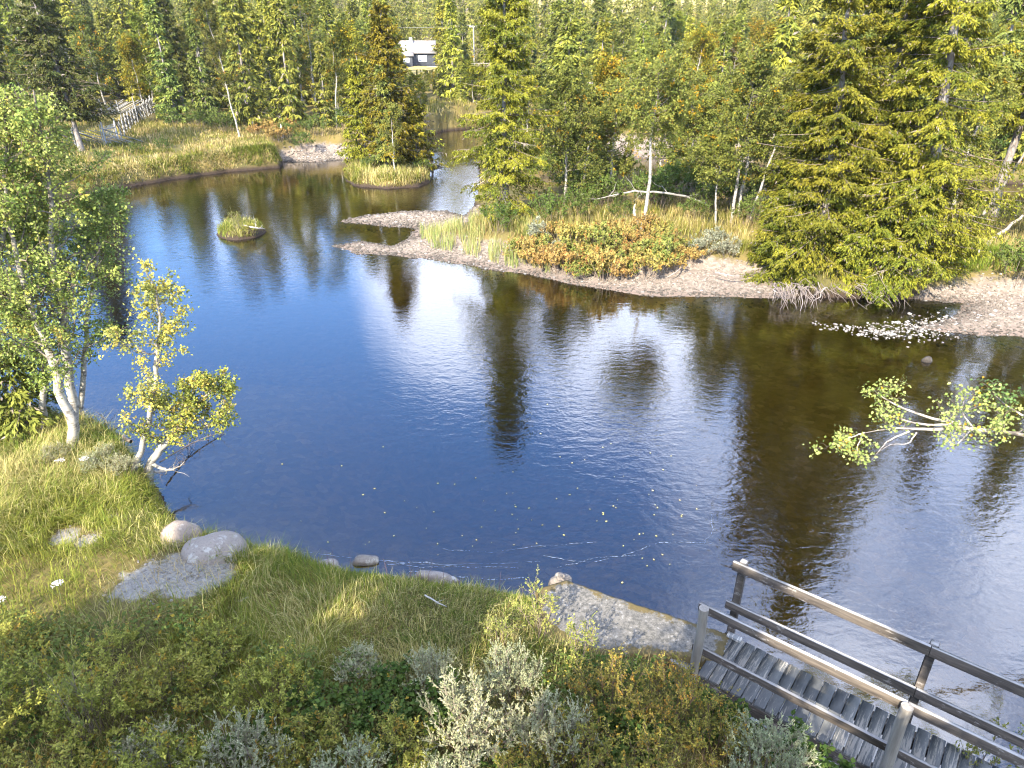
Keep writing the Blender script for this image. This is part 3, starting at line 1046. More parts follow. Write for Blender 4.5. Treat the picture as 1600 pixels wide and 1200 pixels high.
# yellowing birch leaning over the water
YB = dict(ca=(.18, .21, .05), cb=(.40, .37, .10), gold=(.60, .48, .09), leaf=.058, nlv=16)
x2, y2, z2 = on_ground(206, 738)
geo, o_ = near_birch('', (x2, y2), y2, [(214, 712, 0), (226, 678, 0), (238, 642, .05), (244, 605, .1), (243, 565, .1), (250, 520, .1), (252, 480, .15), (238, 440, .2), (226, 422, .2)], .058, 75, nl=34, llen=.62, start=.22, nt=8, yellow=.30, up=.3, **YB)
plant(proto(geo, **BW), 'birch_tree', 'yellowing birch at the water edge beside the straw-coloured grass', 'tree', o_)
x3, y3, z3 = on_ground(226, 748)
G2 = dict(YB)
G2.update(ca=(.12, .15, .03), cb=(.26, .28, .05))
geo, o_ = near_birch('', (x3, y3), y3, [(236, 716, 0), (256, 694, 0), (276, 674, .05), (286, 645, .1), (292, 600, .1)], .085, 76, nl=20, llen=.62, start=.35, nt=8, yellow=.12, up=.4, **G2)
for sd2, r2, n2, pts2, bare2 in ((77, .042, 14, [(277, 673, .05), (305, 671, .1), (330, 664, .15), (348, 648, .2), (352, 610, .2)], 0), (78, .04, 4, [(234, 722, 0), (250, 732, -.05), (268, 735, -.1), (289, 725, -.1)], 1.0), (79, .03, 10, [(282, 655, .1), (306, 630, .1), (330, 612, .15), (336, 590, .15)], 0)):
    birch(sd2, [tuple(PX(u, v, y3 + dy) - np.array(o_)) for u, v, dy in pts2], r2, n2, .42, .35, 7, yellow=.15, bare=bare2, g=geo, **G2)
plant(proto(geo, **BW), 'birch_tree', 'twisted birch stem reaching right over the dark water', 'tree', o_)

# --- birch leaning in over the river from the right-hand bank; its trunk stands outside the picture
OB = dict(ca=(.13, .18, .04), cb=(.30, .33, .10), leaf=.056, nlv=6)
P0 = np.array([15.6, 9.9, .7])
zz = 2.9
def pt(u, v, z):
    a = G(u, v, z)
    return (a[0] - P0[0], a[1] - P0[1], z - P0[2])
geo = (Geo(), Geo())


def stem(seed, pts, r0, nl=0, llen=.5, start=.5, nt=7, **kw):
    a = dict(OB)
    a.update(kw)
    birch(seed, pts, r0, max(nl, 1), llen, start, nt, g=geo, trunk_c=(1.0, .96, .9), **a)
stem(81, [(0, 0, -.2), (-1.2, -.1, 1.0), (-3.0, -.25, 1.9), pt(1600, 679, 2.9), pt(1545, 674, 2.95)], .09, 6, .9, .5, nlv=20)
stem(82, [pt(1550, 674, 2.95), pt(1500, 668, 2.95), pt(1450, 672, 2.9), pt(1400, 668, 2.9), pt(1345, 678, 2.8)], .034, 2, .3, .7, nlv=4)
stem(83, [pt(1500, 662, 3.0), pt(1460, 655, 3.05), pt(1420, 642, 3.1), pt(1375, 620, 3.2), pt(1362, 606, 3.2)], .024, 6, .42, .72, up=-.1)
stem(84, [pt(1420, 674, 2.9), pt(1385, 690, 2.75), pt(1362, 720, 2.6)], .014, 1, .2, .6, bare=1.0)
stem(85, [pt(1345, 678, 2.8), pt(1322, 686, 2.75), pt(1308, 700, 2.7)], .012, 7, .36, .1, up=-.3)
stem(86, [pt(1350, 676, 2.8), pt(1338, 700, 2.65), pt(1345, 725, 2.5)], .010, 5, .28, .2, up=-.3)
stem(87, [pt(1520, 668, 2.95), pt(1500, 690, 2.85), pt(1482, 705, 2.8)], .014, 8, .42, .2)
stem(88, [pt(1520, 668, 2.95), pt(1500, 640, 3.1), pt(1512, 615, 3.2)], .014, 6, .4, .3)
stem(89, [pt(1600, 650, 3.1), pt(1570, 632, 3.2), pt(1548, 610, 3.3)], .016, 6, .4, .4, ca=(.06, .11, .03), cb=(.11, .16, .05))
stem(90, [pt(1500, 662, 3.0), pt(1460, 664, 3.0), pt(1425, 662, 2.95), pt(1390, 648, 2.95), pt(1378, 655, 2.95)], .02, 5, .3, .75)
stem(91, [pt(1432, 676, 2.9), pt(1420, 694, 2.8), pt(1392, 694, 2.8), pt(1370, 708, 2.7)], .010, 1, .15, .6, bare=1.0)
plant(proto(geo, **BW), 'birch_tree', 'pale leafy birch bough reaching over the river from the right', 'tree', tuple(P0))

# --- trees of the wood, nearest ones as individuals
SP = [proto(spruce(200 + i, 10.0, r, 120, 11, 6, .34, zb=zb * .6, ca=[c * 1.5 for c in ca], cb=[c * 1.9 for c in cb], width=.42)) for i, (r, zb, ca, cb) in enumerate([
    (1.5, .03, (.055, .07, .014), (.12, .12, .02)), (1.9, .05, (.065, .08, .016), (.15, .14, .022)), (1.25, .04, (.05, .07, .018), (.10, .11, .022)),
    (1.7, .12, (.045, .055, .014), (.095, .095, .02)), (1.4, .02, (.08, .09, .016), (.17, .155, .02)), (2.1, .06, (.06, .075, .016), (.13, .13, .02))])]
BP = []
for i, (l, ca, cb, yl) in enumerate([((.3, .1), BIRCH_A, BIRCH_B, .04), ((-.5, .2), (.07, .10, .02), (.14, .155, .03), .07), ((.6, -.2), (.11, .14, .018), (.21, .21, .028), .05), ((-.2, 0), (.08, .115, .03), (.15, .18, .04), .03), ((.1, .3), (.12, .13, .016), (.24, .20, .025), .12)]):
    hh_ = 7.0
    BP.append(proto(birch(230 + i, [(0, 0, -.1), (l[0] * .3, l[1] * .3, 1.6), (l[0] * .2, 0, 3.4), (l[0] * .8, l[1], 5.4), (l[0], l[1], 7.0)], .075, 36, 1.7, .12, 10, 18, .15, ca, cb, yellow=yl, spread=.22, sides=6), **BW))
rng = R_(5)
pts = []
cand_n = 9000
cy = 44 + 92 * rng.rand(cand_n) ** .8
cx = (rng.rand(cand_n) * 2 - 1) * (.80 * (cy * c_ + 3) + 3)
ch, csd, cg = height(cx, cy, True)
pu = 800 + FOC * cx / (cy * c_ + (H - ch) * s_)
kinds = []
for x, y, z, d, gvl, u in zip(cx, cy, ch, csd, cg, pu):
    if d < 1.6 or gvl > .25:
        continue
    if u < 470 and y < 66 and u > -60:                      # open grass by the fence
        if not (u > 390 and y > 60):
            continue
    if u < 250 and y < 84 and u > 60:
        continue
    if y < 47 and u > 800:                                   # the right-hand land has its own trees
        continue
    if 618 < u < 690 and y > 66:                             # sight line to the cabin
        continue
    if 700 < u < 752 and y < 88:
        continue
    if 728 < u < 758 and y > 70:                             # sight line to the utility pole
        continue
    if any((x - a) ** 2 + (y - b) ** 2 < 2.3 ** 2 for a, b, *_ in pts):
        continue
    n1 = vnoise(np.array([x]), np.array([y]), 14)[0]
    birchy = .34 + n1 * .9 + (.18 if (u > 800 and y < 78) else 0) - (.05 if u < 480 else 0)
    k = 'b' if rng.rand() < birchy else 's'
    pts.append((x, y, z, k, u))
    if len(pts) >= 430:
        break
def zone(u):
    return 0 if u < 560 else (1 if u < 800 else 2)
SL = ['spruce in the mixed wood behind the grassy left bank', 'spruce in the wood between the island and the cabin', 'spruce in the wood across the back channel']
BL = ['leafy birch in the mixed wood behind the grassy left bank', 'leafy birch in the wood between the island and the cabin', 'leafy birch in the wood across the back channel']
for x, y, z, k, u in pts:
    tr = (rng.normal(0, .012), rng.normal(0, .012))
    top = (H + .040 * y - z) * (1.0 if rng.rand() < .8 else 1.45) if 815 < u < 1270 else 99
    if k == 's':
        sc = min(rng.uniform(.6, 1.35), top / 10)
        plant(SP[rng.randint(len(SP))], 'spruce_tree', SL[zone(u)], 'tree', (x, y, z - .05), rng.rand() * 6.28, (sc * rng.uniform(.85, 1.15), sc * rng.uniform(.85, 1.15), sc), ['spruces of the left wood', 'spruces of the cabin wood', 'spruces across the back channel'][zone(u)], tr)
    else:
        sc = min(rng.uniform(.8, 1.3), top / 7 * rng.uniform(.8, 1))
        plant(BP[rng.randint(len(BP))], 'birch_tree', BL[zone(u)], 'tree', (x, y, z - .05), rng.rand() * 6.28, sc, ['birches of the left wood', 'birches of the cabin wood', 'birches across the back channel'][zone(u)], tr)
# low young trees below the cabin and the pole keep the view of them open
rg = R_(33)
m = 0
while m < 74:
    u, y = rg.uniform(606, 764), 68 + 82 * rg.rand()
    x = UX(u, y, 3.5)
    gz = hz(x, y)
    if shore1(x, y) < 1.0:
        continue
    top = (H - .0190 * y - gz) if 618 < u < 692 else ((H - .0 * y - gz) * .9 if u > 692 else 9)
    h_ = min(top * .95, 6.5) * rg.uniform(.6, 1.0)
    if 644 < u < 682:
        h_ = min(h_, top * .8)
    if h_ < .5:
        continue
    if rg.rand() < .6:
        plant(SP[m % 6], 'spruce_tree', 'young low spruce in the gap between channel and cabin', 'tree', (x, y, gz - .05), m * 1.3, (h_ / 10 * 1.35, h_ / 10 * 1.35, h_ / 10), 'young spruces below the cabin')
    else:
        plant(BP[m % 5], 'birch_tree', 'young low birch in the gap between channel and cabin', 'tree', (x, y, gz - .05), m * 1.3, (h_ / 7 * 1.2, h_ / 7 * 1.2, h_ / 7), 'young birches below the cabin')
    m += 1

# --- the far wood on the hillside: one mass
lowv, lowq, lowc = [], [], []
for i in range(5):
    if i < 4:
        w, c = spruce(300 + i, 9.5, [1.25, 1.5, 1.1, 1.35][i], 52, 6, 1, .62, ca=(.055, .07, .014), cb=(.17, .16, .028), width=.5, dead=0)
    else:
        w, c = birch(310, [(0, 0, 0), (.1, 0, 3), (.2, 0, 6)], .07, 18, 1.6, .2, 5, 5, .32, (.10, .12, .02), (.2, .19, .03), spread=.4, sides=3)
    v1, q1, _, c1 = c.arrays()
    lowv.append(v1)
    lowq.append(q1)
    lowc.append(c1)
g = Geo()
n = 14000
fy = np.concatenate([128 + 120 * rng.rand(4200), 240 + 420 * rng.rand(n - 4200)])
fx = (rng.rand(n) * 2 - 1) * (.82 * fy * c_ + 8)
fh = height(fx, fy)
fu = 800 + FOC * fx / (fy * c_ + (H - fh) * s_)
clear = np.maximum((vnoise(fx, fy, 45) * 2.4 + .15) * np.clip((fy - 240) / 100, 0, 1), np.clip(1.5 - np.abs(fy - 325 - 40 * vnoise(fx, fy, 30)) / 55, 0, 1) * (fu > 820) * (fu < 1480) * .42)
okm = ~((fu > 612) & (fu < 694) & (fy < 163)) & ~((fu > 728) & (fu < 758) & (fy < 151)) & (rng.rand(n) > clear * 1.5) & (rng.rand(n) < np.where(fy < 240, .38, .50))
for x, y, z in zip(fx[okm], fy[okm], fh[okm]):
    k = rng.randint(4) if rng.rand() > .26 else 4
    a = rng.rand() * 6.28
    sc = rng.uniform(.6, 1.25)
    g.add((lowv[k] * np.array([sc, sc, sc * rng.uniform(.9, 1.15)])) @ rotz(a).T + np.array([x, y, z]), lowq[k], None, lowc[k] * rng.uniform(.75, 1.3))
tag(g.build('forest', M['needles']), 'distant spruce forest covering the hillside beyond the cabin', 'forest', kind='stuff')

# --- trees behind the viewpoint that throw the shade over the near bank
for k_, (x, y, sc, kind) in enumerate([(-9.5, -5.5, 1.25, 's'), (-8.8, -9.2, 1.35, 's'), (-3.9, -6.5, 1.15, 'b'), (-12.5, -7.5, 1.3, 's'), (-1.2, -9.5, 1.3, 's'), (2.2, -5.6, 1.25, 'b'), (-1.3, -3.6, 1.2, 'b'), (4.6, -4.6, 1.2, 'b'), (1.0, -8.5, 1.3, 's'), (.2, -4.8, 1.15, 's'), (2.0, -3.4, 1.2, 'b'), (4.0, -6.5, 1.3, 's'), (-7.5, -2.9, 1.4, 'b')]):
    plant((SP if kind == 's' else BP)[k_ % 5], 'spruce_tree' if kind == 's' else 'birch_tree', 'tree behind the viewpoint shading the near bank', 'tree', (x, y, hz(x, y) - .05), k_ * 1.1, sc, 'trees behind the viewpoint')

# ================================================================== SHRUBS
def shrub_proto(*a, **k):
    return proto(shrub(*a, **k), **SH)


GREY = dict(ca=(.24, .26, .125), cb=(.46, .45, .26), asp=.36, upright=.95, stemc=(.22, .17, .13))
OLIVE = dict(ca=(.17, .185, .028), cb=(.41, .38, .08), stemc=(.12, .085, .05), asp=.42, upright=.6, gold=(.38, .26, .04), ng=.07)
YELL = dict(ca=(.14, .14, .028), cb=(.34, .28, .055), stemc=(.13, .085, .05), asp=.45, upright=.5, gold=(.40, .24, .04), ng=.13)
GW = [shrub_proto(400 + i, 1.0, .62, 30, 13, 17, .045, **GREY) for i in range(3)]
OW = [shrub_proto(410 + i, 1.0, .75, 26, 12, 15, .055, **OLIVE) for i in range(4)]
YW = [shrub_proto(420 + i, 1.0, .70, 26, 12, 13, .040, **YELL) for i in range(3)]
HB = [shrub_proto(430 + i, .55, .45, 14, 9, 9, .065, ca=(.045, .085, .018), cb=(.10, .15, .03), asp=.75, upright=.2) for i in range(2)]
SPRIG = [shrub_proto(440 + i, 1.0, .32, 9, 9, 12, .050, ca=(.16, .19, .04), cb=(.34, .33, .08), asp=.4, upright=.8) for i in range(2)]


def bush(P, u, v, top, label, name='willow_shrub', sc=1.0, cat='shrub', group=None, rz=0.0):
    x, y, z = on_ground(u, v)
    return plant(P, name, label, cat, (x, y, z), rz, (sc, sc, top), group)


# foreground willows: (proto, u, v of the foot, height, width factor, label)
FG = [
    (GW[0], 742, 1180, .95, .95, 'pale grey willow bush in the sunlight, its biggest crown left of the slab'),
    (GW[1], 862, 1190, .95, .70, 'pale grey willow bush right against the yellow willow'),
    (GW[2], 800, 1090, .75, .62, 'pale grey willow tip reaching highest beside the slab'),
    (GW[1], 385, 1230, .80, .80, 'blue-grey willow bush at the bottom edge, left of the other grey ones'),
    (GW[2], 545, 1262, .75, .75, 'grey willow bush cut by the bottom edge under the rough grass'),
    (GW[0], 690, 1265, .6, .6, 'small grey willow sprouts at the bottom edge below the sunlit bush'),
    (GW[0], 1185, 1225, .85, .78, 'grey-green willow bush hiding the foot of the bridge'),
    (GW[1], 672, 1075, .55, .5, 'dull grey willow bush in the shade left of the sunlit one'),
    (GW[2], 560, 1060, .42, .5, 'low grey-leaved bush alone in the shaded grass'),
    (GW[1], 240, 1205, .5, .7, 'dull grey bush with curled leaves near the bottom left'),
    (YW[0], 955, 1125, .80, .85, 'yellow-brown willow bush below the concrete slab'),
    (YW[1], 1050, 1135, .85, .75, 'yellow-brown willow bush touching the first bridge post'),
    (YW[2], 905, 1215, .75, .9, 'golden-leaved willow bush under the pale grey one'),
    (YW[1], 1010, 1230, .7, .8, 'yellow-green willow bush at the bottom edge left of the bridge'),
    (YW[0], 1115, 1190, .75, .7, 'brownish willow bush under the near bridge rail'),
    (YW[2], 800, 1262, .6, .75, 'golden willow sprouts at the bottom edge'),
    (YW[0], 60, 1235, .45, .6, 'orange-yellow sprig at the bottom left corner'),
    (OW[0], 60, 1120, .75, .8, 'olive willow bush at the left edge of the shade'),
    (OW[1], 165, 1150, .85, .8, 'olive willow bush with a yellow upright shoot'),
    (OW[2], 290, 1105, .8, .8, 'olive willow bush below the bare sand patch'),
    (OW[3], 430, 1110, .7, .75, 'olive willow bush between sand patch and blue-grey bush'),
    (OW[0], 260, 1255, .8, .85, 'olive willow bush at the bottom edge beside the dull grey one'),
    (OW[1], 105, 1290, .85, .85, 'olive willow bush filling the bottom left corner'),
    (OW[2], -30, 1210, .8, .8, 'olive willow bush cut by the left edge'),
    (OW[3], 620, 1205, .6, .7, 'olive bush in the dark hollow of the bottom edge'),
    (OW[0], 480, 1200, .6, .7, 'olive bush between the two grey bottom bushes'),
    (OW[1], 180, 1040, .45, .6, 'low olive bush in the long grass at the left'),
    (OW[3], 345, 1030, .5, .6, 'low olive bush next to the grey twig in the grass'),
    (OW[2], 40, 1020, .45, .6, 'low olive bush behind the white flower heads'),
    (SPRIG[0], 842, 995, .8, .8, 'light green sapling at the corner of the concrete slab'),
    (SPRIG[1], 905, 1040, .7, .8, 'light green sapling in front of the concrete slab'),
    (SPRIG[0], 780, 1010, .5, .7, 'yellow-green sapling in the grass left of the slab'),
    (SPRIG[1], 1490, 1270, 1.35, .9, 'green willow shoots rising in front of the bridge rail'),
    (SPRIG[0], 1590, 1262, 1.2, .9, 'green willow shoots at the bottom right corner'),
    (SPRIG[0], 150, 1165, 1.15, .7, 'single yellow willow shoot above the olive bushes'),
    (HB[0], 1130, 1160, .9, 1.0, 'dark green leafy herb beneath the brownish willow'),
    (HB[1], 600, 1110, .8, 1.1, 'dark green leafy herb in the shaded grass hollow'),
    (HB[0], 500, 1130, .8, 1.1, 'dark green leafy herb beside the grey leaved bush'),
    (HB[1], 690, 1120, .8, 1.0, 'dark green leafy herb between grey willows'),
    (HB[0], 980, 1170, .8, 1.0, 'dark green leafy herb under the yellow-brown willow'),
    (HB[1], 1260, 1215, .8, 1.0, 'dark green leafy herb beside the bridge beam'),
    (HB[1], 400, 1180, .8, 1.0, 'dark green leafy herb behind the blue-grey bush'),
]
for k_, (P, u, v, h_, sc, lab) in enumerate(FG):
    bush(P, u, v, h_, lab, sc=sc, rz=k_ * 1.7, name='leafy_herb' if P in HB else ('willow_sapling' if P in SPRIG else 'willow_shrub'), cat='herb' if P in HB else 'shrub')
# silver shrubs under the near birches
for k_, (u, v, lab) in enumerate([(150, 738, 'silvery dwarf willow at the foot of the S-bent birch'), (192, 742, 'silvery dwarf willow at the foot of the yellowing birch'), (92, 724, 'silvery dwarf willow left of the S-bent birch foot'), (168, 726, 'silvery dwarf willow between the two near birches')]):
    bush(GW[k_ % 3], u, v, .38, lab, sc=.5, rz=k_ * 2.0)

# mid-distance shrubs of the right-hand land
DB = [shrub_proto(450 + i, .75, .65, 15, 8, 9, .095, ca=ca, cb=cb, asp=.6, upright=.4, gold=(.36, .20, .055), ng=.12) for i, (ca, cb) in enumerate([((.23, .19, .05), (.40, .315, .09)), ((.13, .16, .035), (.29, .28, .07)), ((.25, .17, .05), (.39, .27, .085))])]
GB = [shrub_proto(460 + i, 1.5, 1.05, 18, 9, 11, .10, ca=(.06, .10, .02), cb=(.13, .17, .035), asp=.55, upright=.4) for i in range(3)]
SB = [shrub_proto(470 + i, .9, .65, 16, 9, 10, .09, ca=(.17, .18, .12), cb=(.30, .30, .20), asp=.45, upright=.7) for i in range(2)]
rng = R_(8)
n = 0
for _ in range(3000):
    u, v = rng.uniform(800, 1090), rng.uniform(368, 440)
    edge = 372 + max(0, (860 - u)) * .35 + max(0, u - 1040) * .35
    low = np.interp(u, [800, 850, 900, 980, 1040, 1090], [405, 424, 436, 445, 432, 412])
    if v < edge or v > low:
        continue
    x, y, z = on_ground(u, v)
    if any((x - a) ** 2 + (y - b) ** 2 < .55 ** 2 for a, b in DBP) if n else False:
        continue
    if n == 0:
        DBP = []
    DBP.append((x, y))
    sc = rng.uniform(.65, 1.3)
    plant(DB[rng.choice(3, p=[.4, .38, .22])], 'dwarf_birch', 'orange-leaved dwarf birch above the pink gravel beach', 'shrub', (x, y, z - .03), rng.rand() * 6, (sc, sc, sc * rng.uniform(.7, 1.5)), 'orange dwarf birches on the right bank')
    n += 1
    if n >= 62:
        break
for k_, (P, u, v, sc, lab) in enumerate([
    (GB[0], 858, 352, 1.0, 'green bush at the foot of the leafy birch'), (GB[1], 905, 345, .95, 'green bush between leafy birch and straight white trunk'),
    (GB[2], 930, 322, 1.2, 'green bush under the fallen white trunk'), (GB[0], 1050, 312, 1.2, 'dark green bush behind the fallen white trunk'),
    (GB[1], 1085, 345, .8, 'green bush left of the trio of white stems'), (GB[2], 1172, 352, .9, 'green bush at the foot of the two leaning stems'),
    (GB[1], 780, 362, .9, 'olive bush spreading at the foot of the channel spruce'), (GB[0], 1010, 318, 1.0, 'green bush directly behind the straight white trunk'),
    (GB[2], 970, 345, .7, 'green bush beside the bleached stump'), (GB[2], 1585, 440, 1.1, 'green bush overhanging the inlet at the right edge'), (GB[0], 1500, 372, .8, 'dark bush behind the steep dead trunk'),
    (SB[0], 1098, 398, 1.0, 'silver-grey willow in the grass behind the gravel beach'), (SB[1], 1135, 402, .9, 'silver-grey willow next to the low spreading spruce'),
    (SB[0], 1118, 380, .8, 'silver-grey willow below the trio of white stems'), (SB[1], 845, 375, 1.0, 'grey-green willow between reeds and orange shrubs'), (SB[0], 870, 395, .7, 'small grey willow inside the orange shrubs'),
    (GB[0], 640, 262, .8, 'green bush in front of the island spruce'), (GB[1], 580, 268, .7, 'olive bush at the left end of the island'), (GB[2], 662, 268, .6, 'low bush at the right end of the island')]):
    x, y, z = on_ground(u, v)
    plant(P, 'willow_bush', lab, 'bush', (x, y, z - .05), k_ * 1.3, sc)
rng = R_(19)
m = 0
while m < 90:
    u, y = rng.uniform(690, 1640), rng.uniform(46, 80)
    x = UX(u, y, 1.2)
    if not 1.0 < shore1(x, y) < 14 or hz(x, y) < .3 or (y < 42):
        continue
    if gsample(GG, x, y)[0] > .3:
        continue
    sc = rng.uniform(.9, 1.9)
    plant((GB + DB[1:2])[rng.choice(4, p=[.3, .3, .3, .1])], 'willow_bush', 'green bush on the far shore of the back channel', 'bush', (x, y, hz(x, y) - .08), m * 1.1, sc, 'green bushes on the far shore of the back channel')
    m += 1
for k_ in range(26):
    u, v = rng.uniform(840, 1190), rng.uniform(285, 335)
    x, y, z = on_ground(u, v)
    if shore1(x, y) < .5:
        continue
    plant(GB[k_ % 3], 'willow_bush', 'green bush in the thicket behind the fallen white trunk', 'bush', (x, y, z - .08), k_ * 1.7, rng.uniform(.8, 1.4), 'green bushes behind the fallen white trunk')
# bushes of the left bank
rng = R_(9)
for k_ in range(34):
    u = rng.uniform(255, 600)
    v = np.interp(u, [255, 300, 420, 520, 600], [206, 200, 224, 226, 214]) - rng.uniform(0, 38)
    x, y, z = on_ground(u, v)
    red = 392 < u < 470 and rng.rand() < .75
    sc = rng.uniform(.7, 1.25)
    if shore1(x, y) < .6:
        continue
    if red:
        plant(DB[2], 'dwarf_birch', 'rust-red dwarf birch on the left bank before the birch wood', 'shrub', (x, y, z - .05), k_, sc * 1.4, 'rust-red dwarf birches on the left bank')
    else:
        plant(GB[k_ % 3], 'willow_bush', 'green bush on the left bank before the birch wood', 'bush', (x, y, z - .05), k_, sc, 'green bushes on the left bank')
for k_, (u, v) in enumerate([(118, 262), (160, 250), (215, 238), (255, 232)]):
    x, y, z = on_ground(u, v)
    plant(GB[k_ % 3], 'willow_bush', 'low green bush in the grass in front of the pole fence', 'bush', (x, y, z - .35), k_, .7, 'low bushes before the pole fence')

# ================================================================== GRASS
def blades(g, P, L, Wd, az, lean, col, curl=.8):
    n = len(P)
    h = np.stack([np.cos(az), np.sin(az), 0 * az], 1)
    up = np.array([0, 0, 1.0])
    a1, a2 = lean * .45, np.minimum(lean * (1 + curl), 2.3)
    m = P + (L * .5)[:, None] * (up * np.cos(a1)[:, None] + h * np.sin(a1)[:, None])
    t = m + (L * .5)[:, None] * (up * np.cos(a2)[:, None] + h * np.sin(a2)[:, None])
    s = np.stack([-np.sin(az), np.cos(az), 0 * az], 1) * (Wd * .5)[:, None]
    V = np.stack([P - s, P + s, m + s * .8, m - s * .8, t], 1).reshape(-1, 3)
    b = np.arange(n)[:, None] * 5
    g.add(V, b + np.array([[0, 1, 2, 3]]), b + np.array([[3, 2, 4]]), np.repeat(col, 5, 0))


STRAW, GREEN, OLIV, PALE = (.38, .30, .10), (.125, .180, .024), (.26, .245, .045), (.52, .44, .19)


def grass_field(name, label, n, region, Lr, Wr, straw=.35, seed=0, lean=(.25, .9), lumps=.5, zoff=-.02, green=GREEN, extra=None, edge=.06):
    rng = R_(seed)
    x0, x1, y0, y1 = region
    # tussocks: blades gather round centres
    nc = n // 26
    cx, cy = rng.uniform(x0, x1, nc), rng.uniform(y0, y1, nc)
    i = rng.randint(0, nc, n)
    r = np.abs(rng.normal(0, lumps * .5, n))
    a = rng.rand(n) * 2 * np.pi
    X, Y = cx[i] + r * np.cos(a), cy[i] + r * np.sin(a)
    h, sd, gr = gsample(HG, X, Y), gsample(SG, X, Y), gsample(GG, X, Y)
    ok = (sd > edge) & (gr < .30)
    sand = blob(SAND, X, Y, .5) + vnoise(X, Y, .25) * .5
    ok &= rng.rand(n) > np.clip(sand * 1.05, 0, .985)
    ok &= ~((poly_sd(SLAB, X, Y) > -.02))
    if extra is not None:
        ok &= extra(X, Y, rng)
    X, Y, h, i, a = X[ok], Y[ok], h[ok], i[ok], a[ok]
    n = len(X)
    flow = vnoise(X, Y, 1.6) * 9 + vnoise(X + 50, Y, .6) * 3
    az = np.where(rng.rand(n) < .5, a, flow) + rng.normal(0, .5, n)
    tl = rng.rand(nc)[i]
    L = rng.uniform(*Lr, n) * (.6 + .8 * tl) * (1 + vnoise(X, Y, 2.2) * .9)
    st = np.clip(straw + vnoise(X + 7, Y + 3, 1.3) * 1.0 + vnoise(X, Y, .35) * .5, 0, 1)
    pick = rng.rand(n) < st
    f = rng.rand(n)
    cs = mixc(STRAW, PALE, f)
    cg = mixc(green, OLIV, np.clip(f + vnoise(X, Y, 3) * .8, 0, 1))
    col = np.where(pick[:, None], cs, cg) * rng.uniform(.7, 1.25, (n, 1))
    g = Geo()
    blades(g, np.stack([X, Y, h + zoff], 1), L, rng.uniform(*Wr, n), az, rng.uniform(*lean, n), col)
    o = g.build(name, M['grass'])
    return tag(o, label, 'grass', kind='stuff')


SLAB = np.array([G(u, v, .82) for u, v in [(836, 920), (884, 904), (1142, 991), (1128, 1034), (1088, 1028), (935, 1022), (852, 998)]])
grass_field('grass', 'long matted grass of the near bank', 105000, (-12.5, 3.2, 4.2, 13.6), (.16, .36), (.006, .011), .30, 1, lumps=.45, extra=lambda X, Y, r: (Y > 4.2) & ((X < -4.4) | (Y < 7.1) | (r.rand(len(X)) < .75)))
grass_field('grass', 'short green grass of the near bank', 70000, (-4.8, 1.2, 6.0, 9.6), (.08, .22), (.005, .009), .16, 2, lumps=.35, green=(.095, .15, .025))
grass_field('grass', 'straw-coloured grass tussocks of the left near bank', 52000, (-12.5, -5.0, 8.8, 13.6), (.20, .42), (.006, .012), .55, 3, lumps=.3, lean=(.4, 1.2))
grass_field('grass', 'grass of the far left bank', 75000, (-52, -12, 44, 75), (.2, .55), (.03, .05), .38, 4, lumps=1.0, lean=(.2, .9), green=(.12, .15, .025))
grass_field('grass', 'drooping green grass along the rim of the far left bank', 260000, (-46, -10, 42, 62), (.25, .6), (.03, .05), .22, 24, lumps=1.0, lean=(.5, 1.5), green=(.13, .17, .025), edge=.03, extra=lambda X, Y, r: gsample(SG, X, Y) < 1.2)
grass_field('grass', 'drooping grass along the rim of the island', 30000, (UX(530, 51), UX(705, 51), 46, 62), (.25, .6), (.03, .05), .40, 25, lumps=.5, lean=(.4, 1.4), green=(.15, .18, .025), edge=.03, extra=lambda X, Y, r: (poly_sd(ISLE, X, Y) > .0) & (gsample(SG, X, Y) < 1.0))
grass_field('grass', 'grass of the island', 14000, (UX(535, 51), UX(700, 51), 47, 60), (.35, .75), (.025, .045), .45, 5, lumps=.5, lean=(.1, .6), green=(.12, .15, .025), extra=lambda X, Y, r: poly_sd(ISLE, X, Y) > .05)
grass_field('grass', 'grass of the small islet', 12000, (UX(335, 37), UX(425, 37), 32, 40), (.2, .5), (.014, .026), .25, 6, lumps=.3, lean=(.2, 1.4), green=(.10, .13, .025), edge=.02, extra=lambda X, Y, r: poly_sd(ISLET, X, Y) > .0)
plant(SPRIG[0], 'willow_shrub', 'tiny shrub standing in the grass of the small islet', 'shrub', (*G(372, 362, .3), .3), 0, .9)
plant(OW[1], 'willow_shrub', 'low green shrub on the small islet beside the slanting branch', 'shrub', (*G(392, 362, .3), .25), 1.0, (.7, .7, .45))
grass_field('grass', 'grass of the right-hand land', 52000, (-2, 30, 23, 38), (.3, .65), (.014, .026), .45, 7, lumps=.5, lean=(.1, .65), green=(.11, .14, .025))
grass_field('grass', 'bright green grass at the inlet by the leaning dead trunk', 9000, (UX(1455, 25.5), UX(1610, 25.5), 23.5, 28.5), (.25, .5), (.014, .026), .08, 8, lumps=.4, lean=(.1, .6), green=(.13, .22, .02))
grass_field('grass', 'grass under the trees across the back channel', 60000, (-14, 62, 46, 92), (.4, .9), (.04, .07), .40, 9, lumps=1.2, lean=(.15, .7), green=(.10, .13, .025))
